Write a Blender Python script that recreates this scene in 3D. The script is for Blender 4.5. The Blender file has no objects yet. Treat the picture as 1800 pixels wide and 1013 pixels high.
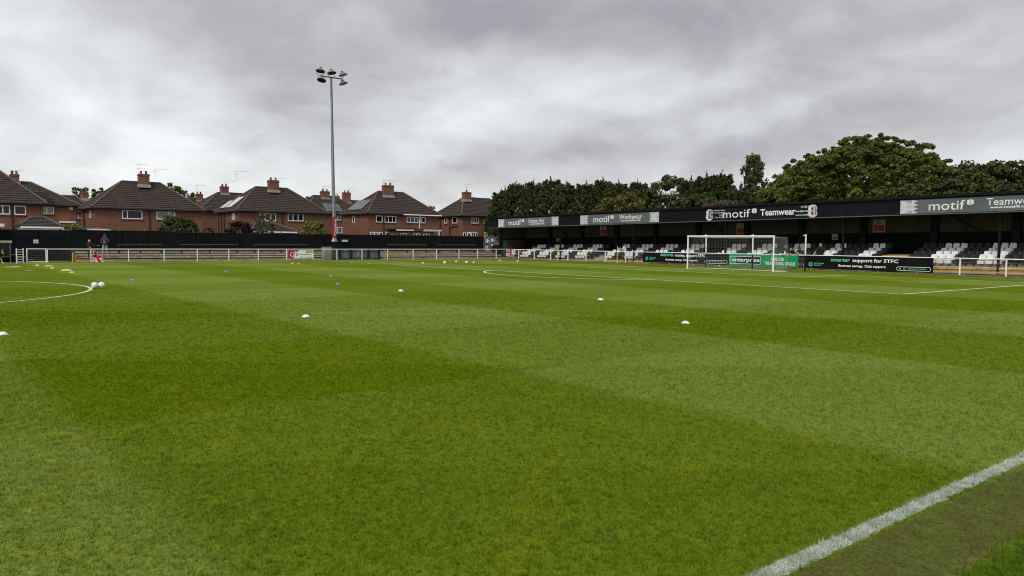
import bpy, bmesh, math, random
import numpy as np
from mathutils import Vector, Matrix

scene = bpy.context.scene
COL = scene.collection
R = math.radians

# ------------------------------------------------------------------ camera
cam_data = bpy.data.cameras.new("camera")
cam = bpy.data.objects.new("camera", cam_data)
COL.objects.link(cam)
CP = Vector((34.2608, -47.8048, 1.9311))
YAW, PIT, ROL = 0.8952, -0.0597, 0.0097
d = Vector((-math.sin(YAW) * math.cos(PIT), math.cos(YAW) * math.cos(PIT), math.sin(PIT)))
r = Vector((math.cos(YAW), math.sin(YAW), 0))
u = r.cross(d)
r2 = math.cos(ROL) * r + math.sin(ROL) * u
u2 = -math.sin(ROL) * r + math.cos(ROL) * u
cam.matrix_world = Matrix(((r2.x, u2.x, -d.x, CP.x), (r2.y, u2.y, -d.y, CP.y), (r2.z, u2.z, -d.z, CP.z), (0, 0, 0, 1)))
cam_data.sensor_width = 36
cam_data.lens = 36 * 1353 / 1800
cam_data.clip_start = 0.1
cam_data.clip_end = 3000
scene.camera = cam

# ------------------------------------------------------------------ node helper
class NT:
    def __init__(s, tree):
        s.t = tree
        s.n = tree.nodes
        s.l = tree.links
    def new(s, typ, **kw):
        nd = s.n.new(typ)
        for k, v in kw.items():
            setattr(nd, k, v)
        return nd
    def put(s, sock, val):
        if val is None:
            return
        if hasattr(val, 'is_linked') or isinstance(val, bpy.types.NodeSocket):
            s.l.new(val, sock)
        else:
            try:
                sock.default_value = val
            except Exception:
                sock.default_value = (*val, 1) if len(val) == 3 else val
    def math(s, op, a, b=None, c=None, clamp=False):
        nd = s.new('ShaderNodeMath', operation=op, use_clamp=clamp)
        s.put(nd.inputs[0], a)
        if b is not None: s.put(nd.inputs[1], b)
        if c is not None: s.put(nd.inputs[2], c)
        return nd.outputs[0]
    def vmath(s, op, a, b=None):
        nd = s.new('ShaderNodeVectorMath', operation=op)
        s.put(nd.inputs[0], a)
        if b is not None:
            s.put(nd.inputs['Scale' if op == 'SCALE' else 1], b)
        return nd.outputs['Value' if op in ('DOT_PRODUCT', 'LENGTH') else 'Vector']
    def noise(s, vec, scale, detail=4, rough=.55, out='Fac', dist=0):
        nd = s.new('ShaderNodeTexNoise')
        s.put(nd.inputs['Vector'], vec)
        nd.inputs['Scale'].default_value = scale
        nd.inputs['Detail'].default_value = detail
        nd.inputs['Roughness'].default_value = rough
        nd.inputs['Distortion'].default_value = dist
        return nd.outputs[out]
    def ramp(s, fac, stops, interp='LINEAR'):
        nd = s.new('ShaderNodeValToRGB')
        cr = nd.color_ramp
        cr.interpolation = interp
        while len(cr.elements) < len(stops):
            cr.elements.new(0.5)
        for e, (p, c) in zip(cr.elements, stops):
            e.position = p
            e.color = (c, c, c, 1) if not hasattr(c, '__len__') else (*c, 1)
        s.put(nd.inputs[0], fac)
        return nd.outputs[0]
    def mix(s, fac, a, b, blend='MIX'):
        nd = s.new('ShaderNodeMix', data_type='RGBA', blend_type=blend)
        s.put(nd.inputs[0], fac)
        for sock, v in ((nd.inputs[6], a), (nd.inputs[7], b)):
            if isinstance(v, tuple) and len(v) == 3: v = (*v, 1)
            s.put(sock, v)
        return nd.outputs[2]
    def smooth(s, v, lo, hi):
        nd = s.new('ShaderNodeMapRange', interpolation_type='SMOOTHSTEP')
        s.put(nd.inputs[0], v)
        nd.inputs[1].default_value = lo
        nd.inputs[2].default_value = hi
        return nd.outputs[0]

# ------------------------------------------------------------------ sky, sun, exposure
SUN_EL, SUN_AZ = R(48), R(150)          # azimuth measured from +Y towards +X
world = bpy.data.worlds.new("World")
scene.world = world
world.use_nodes = True
w = NT(world.node_tree)
w.n.clear()
sky = w.new('ShaderNodeTexSky', sky_type='NISHITA')
sky.sun_disc = False
sky.sun_elevation = SUN_EL
sky.sun_rotation = SUN_AZ
gen = w.new('ShaderNodeTexCoord').outputs['Generated']
sep = w.new('ShaderNodeSeparateXYZ')
w.put(sep.inputs[0], gen)
zc = w.math('MAXIMUM', sep.outputs[2], 0.0)
den = w.math('ADD', zc, 0.34)
comb = w.new('ShaderNodeCombineXYZ')
w.put(comb.inputs[0], w.math('DIVIDE', sep.outputs[0], den))
w.put(comb.inputs[1], w.math('DIVIDE', sep.outputs[1], den))
pv = comb.outputs[0]
warp = w.vmath('SCALE', w.vmath('SUBTRACT', w.noise(pv, 1.8, 3, .5, 'Color'), (.5, .5, .5)), 0.45)
pw = w.vmath('ADD', pv, warp)
big = w.noise(w.vmath('ADD', pw, (2.3, .7, 0)), 1.1, 2, .5)
mid = w.noise(w.vmath('ADD', pw, (5.1, 1.9, 0)), 2.1, 9, .54)
cl = w.math('ADD', w.math('MULTIPLY', big, 0.5), w.math('MULTIPLY', mid, 0.5))
cl = w.math('ADD', w.math('MULTIPLY', w.math('SUBTRACT', cl, .5), 1.08), .5)
# cloud masses lying over the town: bearing (tangent from north-west axis) and height, soft edged
fw = w.vmath('DOT_PRODUCT', gen, (-.78, .625, 0))
fwc = w.math('MAXIMUM', fw, .05)
wz = w.vmath('SUBTRACT', w.noise(pv, 1.8, 6, .6, 'Color'), (.5, .5, .5))
wsep = w.new('ShaderNodeSeparateXYZ'); w.put(wsep.inputs[0], wz)
ba = w.math('ADD', w.math('DIVIDE', w.vmath('DOT_PRODUCT', gen, (0.625, 0.78, 0)), fwc), w.math('MULTIPLY', wsep.outputs[0], .55))
he = w.math('ADD', w.math('DIVIDE', zc, fwc), w.math('MULTIPLY', wsep.outputs[1], .16))
infront = w.smooth(fw, 0, .4)
for a0, e0, sa, se, amp in ((-.50, .27, .30, .07, .045), (-.42, .14, .36, .05, .085), (-.25, .205, .40, .03, -.02), (.52, .22, .32, .14, -.105),
                            (.10, .135, .34, .035, -.075), (.23, .195, .11, .035, .060), (.12, .30, .30, .05, -.045), (-.02, .215, .13, .03, .03), (.0, .075, .5, .03, .03)):
    da = w.math('DIVIDE', w.math('SUBTRACT', ba, a0), sa); de = w.math('DIVIDE', w.math('SUBTRACT', he, e0), se)
    q = w.math('ADD', w.math('MULTIPLY', da, da), w.math('MULTIPLY', de, de))
    g = w.math('MULTIPLY', w.math('EXPONENT', w.math('MULTIPLY', q, -1.0)), amp)
    cl = w.math('ADD', cl, w.math('MULTIPLY', g, infront))
low = w.math('SUBTRACT', 1.0, w.smooth(zc, 0.03, 0.20))
cl = w.math('ADD', cl, w.math('MULTIPLY', low, 0.04))
ccol = w.ramp(cl, [(0.34, (.255, .252, .265)), (0.42, (.335, .332, .345)), (0.49, (.425, .426, .436)), (0.56, (.515, .524, .530)), (0.66, (.645, .662, .668))])
ccol = w.vmath('SCALE', ccol, 10.0)
skymix = w.mix(0.94, sky.outputs[0], ccol)
bg = w.new('ShaderNodeBackground')
w.put(bg.inputs[0], skymix)
bg.inputs[1].default_value = 0.1
wo = w.new('ShaderNodeOutputWorld')
w.l.new(bg.outputs[0], wo.inputs[0])

sun_data = bpy.data.lights.new("sun", 'SUN')
sun_data.energy = 1.5
sun_data.angle = R(14)
sun_data.color = (1, .96, .9)
sun = bpy.data.objects.new("sun", sun_data)
COL.objects.link(sun)
sdir = Vector((math.sin(SUN_AZ) * math.cos(SUN_EL), math.cos(SUN_AZ) * math.cos(SUN_EL), math.sin(SUN_EL)))
sun.rotation_euler = (-sdir).to_track_quat('-Z', 'Y').to_euler()
sun.location = (0, -40, 60)

scene.view_settings.view_transform = 'Standard'
scene.view_settings.look = 'None'
scene.view_settings.exposure = 0.55
scene.view_settings.gamma = 1.0
scene.cycles.filter_width = 1.05

# ------------------------------------------------------------------ object helpers
def tag(o, label=None, cat=None, group=None, kind=None):
    if label: o['label'] = label
    if cat: o['category'] = cat
    if group: o['group'] = group
    if kind: o['kind'] = kind
    return o

def thing(name, loc, label, cat, group=None, rz=0):
    o = bpy.data.objects.new(name, None)
    o.empty_display_size = .3
    COL.objects.link(o)
    o.location = loc
    o.rotation_euler = (0, 0, rz)
    return tag(o, label, cat, group)

def link(name, me, parent=None, local=False):
    o = bpy.data.objects.new(name, me)
    COL.objects.link(o)
    if parent is not None:
        o.parent = parent
        if not local:
            o.matrix_parent_inverse = Matrix.Translation(-Vector(world_loc(parent)))
    return o

def world_loc(o):
    return Vector(o.location) if o.parent is None else Vector((0, 0, 0))  # part meshes keep world coordinates

class MB:
    def __init__(s):
        s.v = []; s.f = []; s.m = []; s.uv = []
    def face(s, pts, m=0, uv=None):
        b = len(s.v)
        s.v.extend([tuple(p) for p in pts])
        s.f.append(tuple(range(b, b + len(pts))))
        s.m.append(m)
        if uv is None:
            p = [Vector(q) for q in pts]
            n = (p[1] - p[0]).cross(p[2] - p[0])
            ax = max(range(3), key=lambda i: abs(n[i]))
            uv = [((q.y, q.z) if ax == 0 else (q.x, q.z) if ax == 1 else (q.x, q.y)) for q in p]
        s.uv.extend(uv)
        return s
    def box(s, x0, x1, y0, y1, z0, z1, m=0, sh=0.0):
        def P(x, y, z): return (x, y, z + sh * x)
        a = [P(x0, y0, z0), P(x1, y0, z0), P(x1, y1, z0), P(x0, y1, z0), P(x0, y0, z1), P(x1, y0, z1), P(x1, y1, z1), P(x0, y1, z1)]
        for q in ((0, 3, 2, 1), (4, 5, 6, 7), (0, 1, 5, 4), (1, 2, 6, 5), (2, 3, 7, 6), (3, 0, 4, 7)):
            s.face([a[i] for i in q], m)
        return s
    def bar(s, p0, p1, w0, w1=None, m=0):
        return s.cyl(p0, p1, w0 / 2 * 1.414, (w1 or w0) / 2 * 1.414, 4, m, math.pi / 4)
    def cyl(s, p0, p1, r0, r1=None, n=8, m=0, ph=0, caps=True):
        p0 = Vector(p0); p1 = Vector(p1)
        r1 = r0 if r1 is None else r1
        ax = (p1 - p0).normalized()
        t = Vector((0, 0, 1)) if abs(ax.z) < .95 else Vector((1, 0, 0))
        e1 = t.cross(ax).normalized(); e2 = ax.cross(e1)
        ring = lambda p, rr: [p + (e1 * math.cos(ph + 2 * math.pi * i / n) + e2 * math.sin(ph + 2 * math.pi * i / n)) * rr for i in range(n)]
        A = ring(p0, r0); B = ring(p1, r1)
        L = (p1 - p0).length
        for i in range(n):
            j = (i + 1) % n
            s.face([A[i], A[j], B[j], B[i]], m, [(i / n, 0), ((i + 1) / n, 0), ((i + 1) / n, L), (i / n, L)])
        if caps:
            s.face(A[::-1], m); s.face(B, m)
        return s
    def tube(s, pts, rr, n=6, m=0):
        for a, b in zip(pts[:-1], pts[1:]):
            s.cyl(a, b, rr, rr, n, m)
        return s
    def lathe(s, prof, c, axis=(0, 0, 1), n=16, m=0):
        c = Vector(c); ax = Vector(axis).normalized()
        t = Vector((0, 0, 1)) if abs(ax.z) < .95 else Vector((1, 0, 0))
        e1 = t.cross(ax).normalized(); e2 = ax.cross(e1)
        pt = lambda k, i: c + ax * prof[k][1] + (e1 * math.cos(2 * math.pi * i / n) + e2 * math.sin(2 * math.pi * i / n)) * prof[k][0]
        for k in range(len(prof) - 1):
            for i in range(n):
                q = [pt(k, i), pt(k, i + 1), pt(k + 1, i + 1), pt(k + 1, i)]
                if prof[k][0] < 1e-6: q = q[1:]
                elif prof[k + 1][0] < 1e-6: q = q[:3]
                s.face(q, m)
        return s
    def prism(s, poly, fn, t, m=0):
        """poly in 2D, fn maps (a,b,depth) to a point"""
        F = [fn(a, b, 0) for a, b in poly]; B = [fn(a, b, t) for a, b in poly]
        s.face(F, m); s.face(B[::-1], m)
        for i in range(len(poly)):
            j = (i + 1) % len(poly)
            s.face([F[j], F[i], B[i], B[j]], m)
        return s
    def build(s, name, mats, parent=None, smooth=False, local=False, weld=False):
        me = bpy.data.meshes.new(name)
        me.from_pydata(s.v, [], s.f)
        if not isinstance(mats, (list, tuple)): mats = [mats]
        for mt in mats: me.materials.append(mt)
        me.polygons.foreach_set('material_index', s.m)
        uvl = me.uv_layers.new(name='UVMap')
        uvl.data.foreach_set('uv', [c for q in s.uv for c in q])
        if weld or smooth:
            bm = bmesh.new(); bm.from_mesh(me)
            bmesh.ops.remove_doubles(bm, verts=bm.verts, dist=1e-5)
            if smooth:
                for f in bm.faces: f.smooth = True
            bm.to_mesh(me); bm.free()
        me.update()
        return link(name, me, parent, local)

# ------------------------------------------------------------------ materials
def mat(name, col, rough=.7, var=.18, scale=6, metal=0, spec=.5, bump=0, bscale=40, dirt=None):
    m = bpy.data.materials.new(name); m.use_nodes = True
    t = NT(m.node_tree)
    b = t.n['Principled BSDF']
    b.inputs['Roughness'].default_value = rough
    b.inputs['Metallic'].default_value = metal
    b.inputs['Specular IOR Level'].default_value = spec
    pos = t.new('ShaderNodeNewGeometry').outputs['Position']
    n1 = t.noise(pos, scale, 5, .6)
    lo = tuple(c * (1 - var) for c in col); hi = tuple(min(1, c * (1 + var)) for c in col)
    c = t.mix(t.smooth(n1, .3, .7), lo, hi)
    if dirt:
        n2 = t.noise(pos, scale * .35, 6, .65)
        c = t.mix(t.math('MULTIPLY', t.smooth(n2, .5, .72), .6), c, dirt)
    t.put(b.inputs['Base Color'], c)
    if bump:
        bp = t.new('ShaderNodeBump'); bp.inputs['Strength'].default_value = bump; bp.inputs['Distance'].default_value = .02
        t.put(bp.inputs['Height'], t.noise(pos, bscale, 4, .6))
        t.l.new(bp.outputs[0], b.inputs['Normal'])
    return m

def brick_mat(name, c1, c2, mortar, bw=.225, bh=.075, ms=.012, rough=.85, off=.5, patch=.35, bump=.4, row=False):
    m = bpy.data.materials.new(name); m.use_nodes = True
    t = NT(m.node_tree); b = t.n['Principled BSDF']
    b.inputs['Roughness'].default_value = rough
    uv = t.new('ShaderNodeTexCoord').outputs['UV']
    br = t.new('ShaderNodeTexBrick')
    t.put(br.inputs['Vector'], uv)
    br.inputs['Color1'].default_value = (*c1, 1); br.inputs['Color2'].default_value = (*c2, 1)
    br.inputs['Mortar'].default_value = (*mortar, 1)
    br.inputs['Scale'].default_value = 1
    br.inputs['Brick Width'].default_value = bw; br.inputs['Row Height'].default_value = bh
    br.inputs['Mortar Size'].default_value = ms; br.inputs['Bias'].default_value = 0
    br.offset = off
    pos = t.new('ShaderNodeNewGeometry').outputs['Position']
    n1 = t.noise(pos, 1.1, 6, .65)
    c = t.mix(t.math('MULTIPLY', t.smooth(n1, .35, .7), patch), br.outputs['Color'], tuple(x * .45 for x in c1))
    n2 = t.noise(pos, 3.5, 5, .7)
    c = t.mix(t.math('MULTIPLY', t.smooth(n2, .62, .75), patch), c, tuple(min(1, x * 1.9 + .03) for x in c2))
    t.put(b.inputs['Base Color'], c)
    bp = t.new('ShaderNodeBump'); bp.inputs['Strength'].default_value = bump; bp.inputs['Distance'].default_value = .02
    if row:
        sp = t.new('ShaderNodeSeparateXYZ'); t.put(sp.inputs[0], uv)
        saw = t.math('FRACT', t.math('DIVIDE', sp.outputs[1], bh))
        wv = t.math('SINE', t.math('MULTIPLY', sp.outputs[0], 2 * math.pi / bw))
        h = t.math('ADD', t.math('MULTIPLY', saw, -1.0), t.math('MULTIPLY', wv, .12))
        bp.inputs['Distance'].default_value = .05
        t.put(bp.inputs['Height'], h)
    else:
        t.put(bp.inputs['Height'], t.math('SUBTRACT', 1.0, br.outputs['Fac']))
    t.l.new(bp.outputs[0], b.inputs['Normal'])
    return m

M = {}
M['white'] = mat('white_paint', (.82, .82, .80), .45, .05, 3)
M['cream'] = mat('cream_paint', (.80, .785, .74), .5, .07, 3)
M['whiteplastic'] = mat('white_plastic', (.78, .78, .77), .4, .06, 4)
M['blackplastic'] = mat('black_plastic', (.010, .0105, .013), .45, .2, 4, spec=.3)
M['black'] = mat('black_paint', (.004, .0045, .006), .6, .3, 2, spec=.2)
M['blackboard'] = mat('black_boards', (.0045, .005, .007), .75, .45, 1.4, spec=.15, bump=.3, bscale=12)
M['fascia'] = mat('black_cladding', (.008, .009, .013), .55, .25, 1.5, spec=.14)
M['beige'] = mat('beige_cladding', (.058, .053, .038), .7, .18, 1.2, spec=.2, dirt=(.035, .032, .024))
M['darkwall'] = mat('dark_wall', (.005, .0055, .008), .85, .3, 2, spec=.12)
M['steel'] = mat('galvanised_steel', (.30, .32, .33), .5, .15, 3, metal=.6)
M['greymetal'] = mat('grey_metal', (.11, .125, .135), .5, .15, 2, metal=.3)
M['lampgrey'] = mat('lamp_housing', (.22, .22, .20), .45, .2, 4, metal=.5)
M['glassdark'] = mat('dark_glass', (.010, .012, .014), .08, .3, 2, spec=.35)
M['glasspale'] = mat('curtained_glass', (.16, .17, .18), .15, .5, .9, spec=.8)  # paler grey than the dark panes
M['concrete'] = mat('terrace_concrete', (.42, .35, .23), .9, .25, 2, bump=.3, dirt=(.16, .13, .09))
M['concretegrey'] = mat('grey_concrete', (.36, .335, .28), .9, .2, 2, bump=.3, dirt=(.2, .17, .13))
M['yellow'] = mat('yellow_paint', (.72, .40, .03), .6, .2, 3, dirt=(.4, .25, .08))
M['yellowbright'] = mat('yellow_plastic', (.66, .62, .10), .5, .1, 4)
M['signgrey'] = mat('sign_grey', (.115, .132, .142), .45, .14, .7, spec=.3)
M['signblack'] = mat('sign_black', (.008, .010, .016), .5, .2, .7, spec=.15)
M['fadewhite'] = mat('faded_white', (.62, .65, .68), .45, .15, 2)
M['fadeblue'] = mat('faded_blue', (.36, .42, .50), .45, .2, 2)
M['fadered'] = mat('faded_red', (.56, .50, .50), .45, .15, 2)
M['fadegrey'] = mat('faded_grey', (.33, .37, .40), .45, .1, 2)
M['banner'] = mat('banner_vinyl', (.005, .006, .0065), .55, .3, 1.5, spec=.14, bump=.5, bscale=2)
M['mint'] = mat('mint_print', (.10, .52, .33), .5, .08, 2)
M['green'] = mat('green_vinyl', (.006, .27, .10), .55, .1, 1.5, spec=.2, bump=.4, bscale=2)
M['print'] = mat('white_print', (.80, .80, .80), .5, .04, 2)
M['noticeboard'] = mat('notice_board', (.42, .39, .30), .6, .1, 3)
M['maroon'] = mat('maroon_print', (.20, .03, .05), .5, .2, 2)
M['red'] = mat('red_print', (.24, .010, .02), .5, .15, 2)
M['flagred'] = mat('flag_red', (.42, .01, .035), .8, .15, 4)
M['flagblue'] = mat('flag_blue', (.03, .03, .10), .8, .15, 4)
M['flagwhite'] = mat('flag_white', (.72, .72, .76), .8, .08, 4)
M['skyprint'] = mat('sky_print', (.15, .5, .6), .5, .1, 3)
M['lime'] = mat('lime_print', (.42, .50, .02), .5, .1, 3)
M['purple'] = mat('purple_print', (.06, .015, .12), .5, .1, 3)
M['magenta'] = mat('magenta_print', (.42, .02, .12), .5, .1, 3)
M['coneblue'] = mat('blue_plastic', (.10, .30, .70), .5, .06, 5)
M['coneorange'] = mat('orange_plastic', (.80, .22, .04), .5, .06, 5)
M['bib'] = mat('pink_cloth', (.45, .17, .22), .9, .5, 14)
M['ballwhite'] = mat('ball_leather', (.78, .78, .77), .4, .05, 8)
M['ballink'] = mat('ball_ink', (.05, .05, .07), .4, .2, 8)
M['net'] = mat('net_cord', (.40, .41, .40), .8, .1, 6)
M['teal'] = mat('teal_paint', (.05, .13, .17), .6, .4, 2.5, dirt=(.2, .12, .06))
M['cabinet'] = mat('grey_cabinet', (.32, .32, .30), .5, .12, 2)
M['gutter'] = mat('black_gutter', (.012, .012, .013), .5, .2, 3)
M['solar'] = mat('solar_glass', (.05, .06, .075), .12, .2, 1.5, spec=.8)
M['solarlight'] = mat('bright_rooflight', (.62, .66, .70), .12, .1, 1, spec=.9)
M['slate'] = mat('dark_slate', (.035, .037, .04), .7, .3, 3, bump=.3)
M['lead'] = mat('lead_flashing', (.30, .31, .31), .6, .2, 3)
M['tv'] = mat('aerial_metal', (.18, .18, .18), .5, .1, 3)
M['brick'] = brick_mat('red_brick', (.225, .068, .034), (.150, .047, .027), (.18, .115, .08))
M['brick2'] = brick_mat('orange_brick', (.255, .084, .040), (.18, .06, .033), (.19, .125, .085))
M['chimbrick'] = brick_mat('chimney_brick', (.25, .080, .045), (.18, .058, .036), (.16, .10, .08))
M['tile'] = brick_mat('brown_roof_tiles', (.066, .038, .027), (.040, .025, .019), (.013, .009, .008), bw=.33, bh=.33, ms=.035, off=0, patch=.3, bump=.9, row=True)
M['tile2'] = brick_mat('grey_brown_roof_tiles', (.055, .043, .037), (.042, .034, .03), (.012, .01, .009), bw=.33, bh=.33, ms=.035, off=0, patch=.3, bump=.9, row=True)
M['ridge'] = mat('ridge_tiles', (.10, .07, .052), .8, .3, 3)
M['pot'] = mat('terracotta_pot', (.28, .10, .06), .8, .2, 5)
M['bark'] = mat('bark', (.07, .05, .035), .95, .3, 5, bump=.6)
M['soil'] = mat('bare_soil', (.20, .15, .09), .95, .35, 1.5, bump=.5, dirt=(.10, .12, .04))
M['outer'] = mat('outer_ground', (.10, .115, .06), .95, .3, .4)
M['skin'] = mat('skin', (.60, .36, .26), .6, .08, 8)
M['hairblond'] = mat('blond_hair', (.42, .28, .12), .7, .2, 30)
M['hairdark'] = mat('dark_hair', (.03, .022, .018), .7, .2, 30)
M['hairginger'] = mat('ginger_hair', (.25, .10, .04), .7, .2, 30)
M['clothblack'] = mat('black_cloth', (.014, .014, .017), .9, .25, 8)
M['clothnavy'] = mat('navy_cloth', (.035, .04, .075), .9, .25, 8)
M['clothwhite'] = mat('white_cloth', (.62, .63, .68), .9, .12, 8)
M['clothgrey'] = mat('grey_cloth', (.22, .27, .32), .9, .2, 8)
M['clotholive'] = mat('olive_cloth', (.035, .045, .03), .9, .25, 8)
M['shoe'] = mat('tan_shoe', (.45, .33, .18), .7, .15, 8)
M['eye'] = mat('eye', (.02, .015, .012), .2, .1, 8)
M['phone'] = mat('phone_glass', (.03, .03, .035), .15, .1, 8)
M['van'] = mat('white_van_paint', (.75, .76, .77), .25, .04, 1)
M['vanred'] = mat('red_lens', (.5, .03, .02), .3, .1, 4)
M['exitgreen'] = mat('exit_green', (.22, .50, .36), .5, .1, 3)

# ---- grass colours: one colour recipe shared by turf sheet and blades
def grass_mat(name, blades=False):
    m = bpy.data.materials.new(name); m.use_nodes = True
    t = NT(m.node_tree); b = t.n['Principled BSDF']
    b.inputs['Roughness'].default_value = .9
    b.inputs['Specular IOR Level'].default_value = .03
    pos = t.new('ShaderNodeNewGeometry').outputs['Position']
    wob = t.vmath('SCALE', t.vmath('SUBTRACT', t.noise(pos, .9, 3, .6, 'Color'), (.5, .5, .5)), .16)
    wob2 = t.vmath('SCALE', t.vmath('SUBTRACT', t.noise(pos, 6, 3, .6, 'Color'), (.5, .5, .5)), .16)
    p2 = t.vmath('ADD', pos, t.vmath('ADD', wob, wob2))
    sp = t.new('ShaderNodeSeparateXYZ'); t.put(sp.inputs[0], p2)
    sp0 = t.new('ShaderNodeSeparateXYZ'); t.put(sp0.inputs[0], pos)
    def bands(coord, edges, lo, hi, first, vals=None):
        stops = []; cur = first; e = .08 / (hi - lo)
        for k, x in enumerate(edges):
            p = (x - lo) / (hi - lo); nx = 1 - cur
            stops += [(p - e, cur), (p + e, nx)]; cur = nx
        f = t.math('DIVIDE', t.math('SUBTRACT', coord, lo), hi - lo, clamp=True)
        return t.ramp(f, stops)
    bx = bands(sp.outputs[0], [-26.5, -21.3, -16, -11, -5.8, -.6, 4.6, 9.8, 15, 20, 25.5], -36, 36, 0)
    by = bands(sp.outputs[1], [-57.5, -52, -46.3, -40.7, -34.5, -28.9, -22.7, -16.5, -11, -5.5, 0], -70, 8, 1)
    # mowing bands: light caught by blades bent towards or away, put into the colour
    lite = t.math('ADD', t.math('MULTIPLY', bx, t.math('ADD', .24, t.math('MULTIPLY', by, .16))), t.math('MULTIPLY', by, .58))
    n_big = t.noise(pos, .35, 4, .6)
    lite = t.math('ADD', lite, t.math('MULTIPLY', t.math('SUBTRACT', n_big, .5), .4), clamp=True)
    dark = (.101, .150, .0012); light = (.163, .217, .032)
    c = t.mix(lite, dark, light)
    # yellower, drier and darker patches
    n2 = t.noise(pos, 1.1, 6, .68)
    c = t.mix(t.math('MULTIPLY', t.smooth(n2, .52, .74), .6), c, (.165, .205, .004))
    n3 = t.noise(t.vmath('ADD', pos, (13.7, 5.1, 0)), 1.7, 6, .7)
    c = t.mix(t.math('MULTIPLY', t.smooth(n3, .53, .74), .36), c, (.050, .088, .003))
    n3b = t.noise(t.vmath('ADD', pos, (3.7, 25.1, 0)), 5.0, 5, .75)
    c = t.mix(t.math('MULTIPLY', t.smooth(n3b, .5, .75), .16), c, (.042, .074, .003))
    # fine grain of the sward
    n4 = t.noise(pos, 38, 3, .75)
    n5 = t.noise(pos, 120, 2, .7)
    g = t.math('ADD', t.math('MULTIPLY', t.smooth(n4, .3, .7), .55), t.math('MULTIPLY', t.smooth(n5, .3, .7), .45))
    c = t.mix(1.0, c, t.ramp(g, [(0, .40), (.5, 1.0), (1, 1.5)]), 'MULTIPLY')
    n6 = t.noise(pos, 13, 3, .65)
    c = t.mix(1.0, c, t.ramp(n6, [(.25, .84), (.5, 1.0), (.75, 1.12)]), 'MULTIPLY')
    # worn strip beside the touchline, then long grass
    ed = t.math('ADD', sp0.outputs[0], t.math('MULTIPLY', t.math('SUBTRACT', t.noise(pos, 7, 5, .7), .5), .22))
    worn = t.math('MULTIPLY', t.smooth(ed, 31.82, 31.92), t.math('SUBTRACT', 1.0, t.smooth(ed, 32.40, 32.52)))
    wn = t.noise(pos, 4.5, 6, .7)
    wcol = t.mix(t.smooth(wn, .35, .65), (.086, .076, .027), (.098, .124, .028))
    wcol = t.mix(1.0, wcol, t.ramp(n4, [(.3, .55), (.7, 1.4)]), 'MULTIPLY')
    c = t.mix(t.math('MULTIPLY', worn, .88), c, wcol)
    dry = t.math('MULTIPLY', t.math('MULTIPLY', t.smooth(ed, 32.38, 32.43), t.math('SUBTRACT', 1.0, t.smooth(ed, 32.45, 32.51))), t.smooth(t.noise(pos, 2.6, 4, .7), .5, .62))
    c = t.mix(t.math('MULTIPLY', dry, .7), c, (.24, .17, .08))
    lush = t.smooth(ed, 32.46, 32.6)
    c = t.mix(t.math('MULTIPLY', lush, .75), c, t.mix(t.smooth(n4, .3, .7), (.035, .085, .008), (.07, .15, .012)))
    # white line marking on the near touchline, uneven where paint missed the grass
    le = t.math('ADD', sp0.outputs[0], t.math('MULTIPLY', t.math('SUBTRACT', t.noise(pos, 16, 6, .75), .5), .10))
    line = t.math('MULTIPLY', t.smooth(le, 31.690, 31.72), t.math('SUBTRACT', 1.0, t.smooth(le, 31.828, 31.845)))
    miss = t.smooth(t.noise(pos, 60, 3, .7), .38, .58)
    miss = t.math('ADD', .3, t.math('MULTIPLY', miss, .7))
    pale = t.mix(t.smooth(t.noise(pos, 5, 5, .65), .35, .7), (.36, .40, .36), (.56, .60, .58))
    c = t.mix(t.math('MULTIPLY', t.math('MULTIPLY', line, miss), .95), c, pale)
    if blades:
        at = t.new('ShaderNodeAttribute', attribute_name='var')
        c = t.mix(1.0, c, t.ramp(at.outputs['Fac'], [(0, .62), (.5, 1.25), (1, 2.05)]), 'MULTIPLY')
        c = t.mix(t.math('MULTIPLY', t.math('GREATER_THAN', at.outputs['Fac'], .96), .4), c, (.30, .30, .06))
        tr = t.new('ShaderNodeBsdfTranslucent'); t.put(tr.inputs[0], c)
        ms = t.new('ShaderNodeMixShader'); ms.inputs[0].default_value = .3
        t.put(b.inputs['Base Color'], c)
        t.l.new(b.outputs[0], ms.inputs[1]); t.l.new(tr.outputs[0], ms.inputs[2])
        t.l.new(ms.outputs[0], t.n['Material Output'].inputs[0])
    else:
        t.put(b.inputs['Base Color'], c)
        bp = t.new('ShaderNodeBump'); bp.inputs['Strength'].default_value = .55; bp.inputs['Distance'].default_value = .03
        t.put(bp.inputs['Height'], t.math('ADD', n4, t.math('MULTIPLY', n5, .5)))
        t.l.new(bp.outputs[0], b.inputs['Normal'])
    return m
M['grass'] = grass_mat('turf')
M['blade'] = grass_mat('grass_blades', True)
# chalk lines out on the pitch
def line_mat():
    m = bpy.data.materials.new('line_paint'); m.use_nodes = True
    t = NT(m.node_tree); b = t.n['Principled BSDF']; b.inputs['Roughness'].default_value = .85
    pos = t.new('ShaderNodeNewGeometry').outputs['Position']
    c = t.mix(t.smooth(t.noise(pos, 30, 4, .7), .35, .6), (.42, .49, .32), (.66, .72, .58))
    c = t.mix(t.math('MULTIPLY', t.smooth(t.noise(pos, .8, 4, .6), .45, .7), .25), c, (.34, .42, .24))
    t.put(b.inputs['Base Color'], c)
    return m
M['line'] = line_mat()

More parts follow.
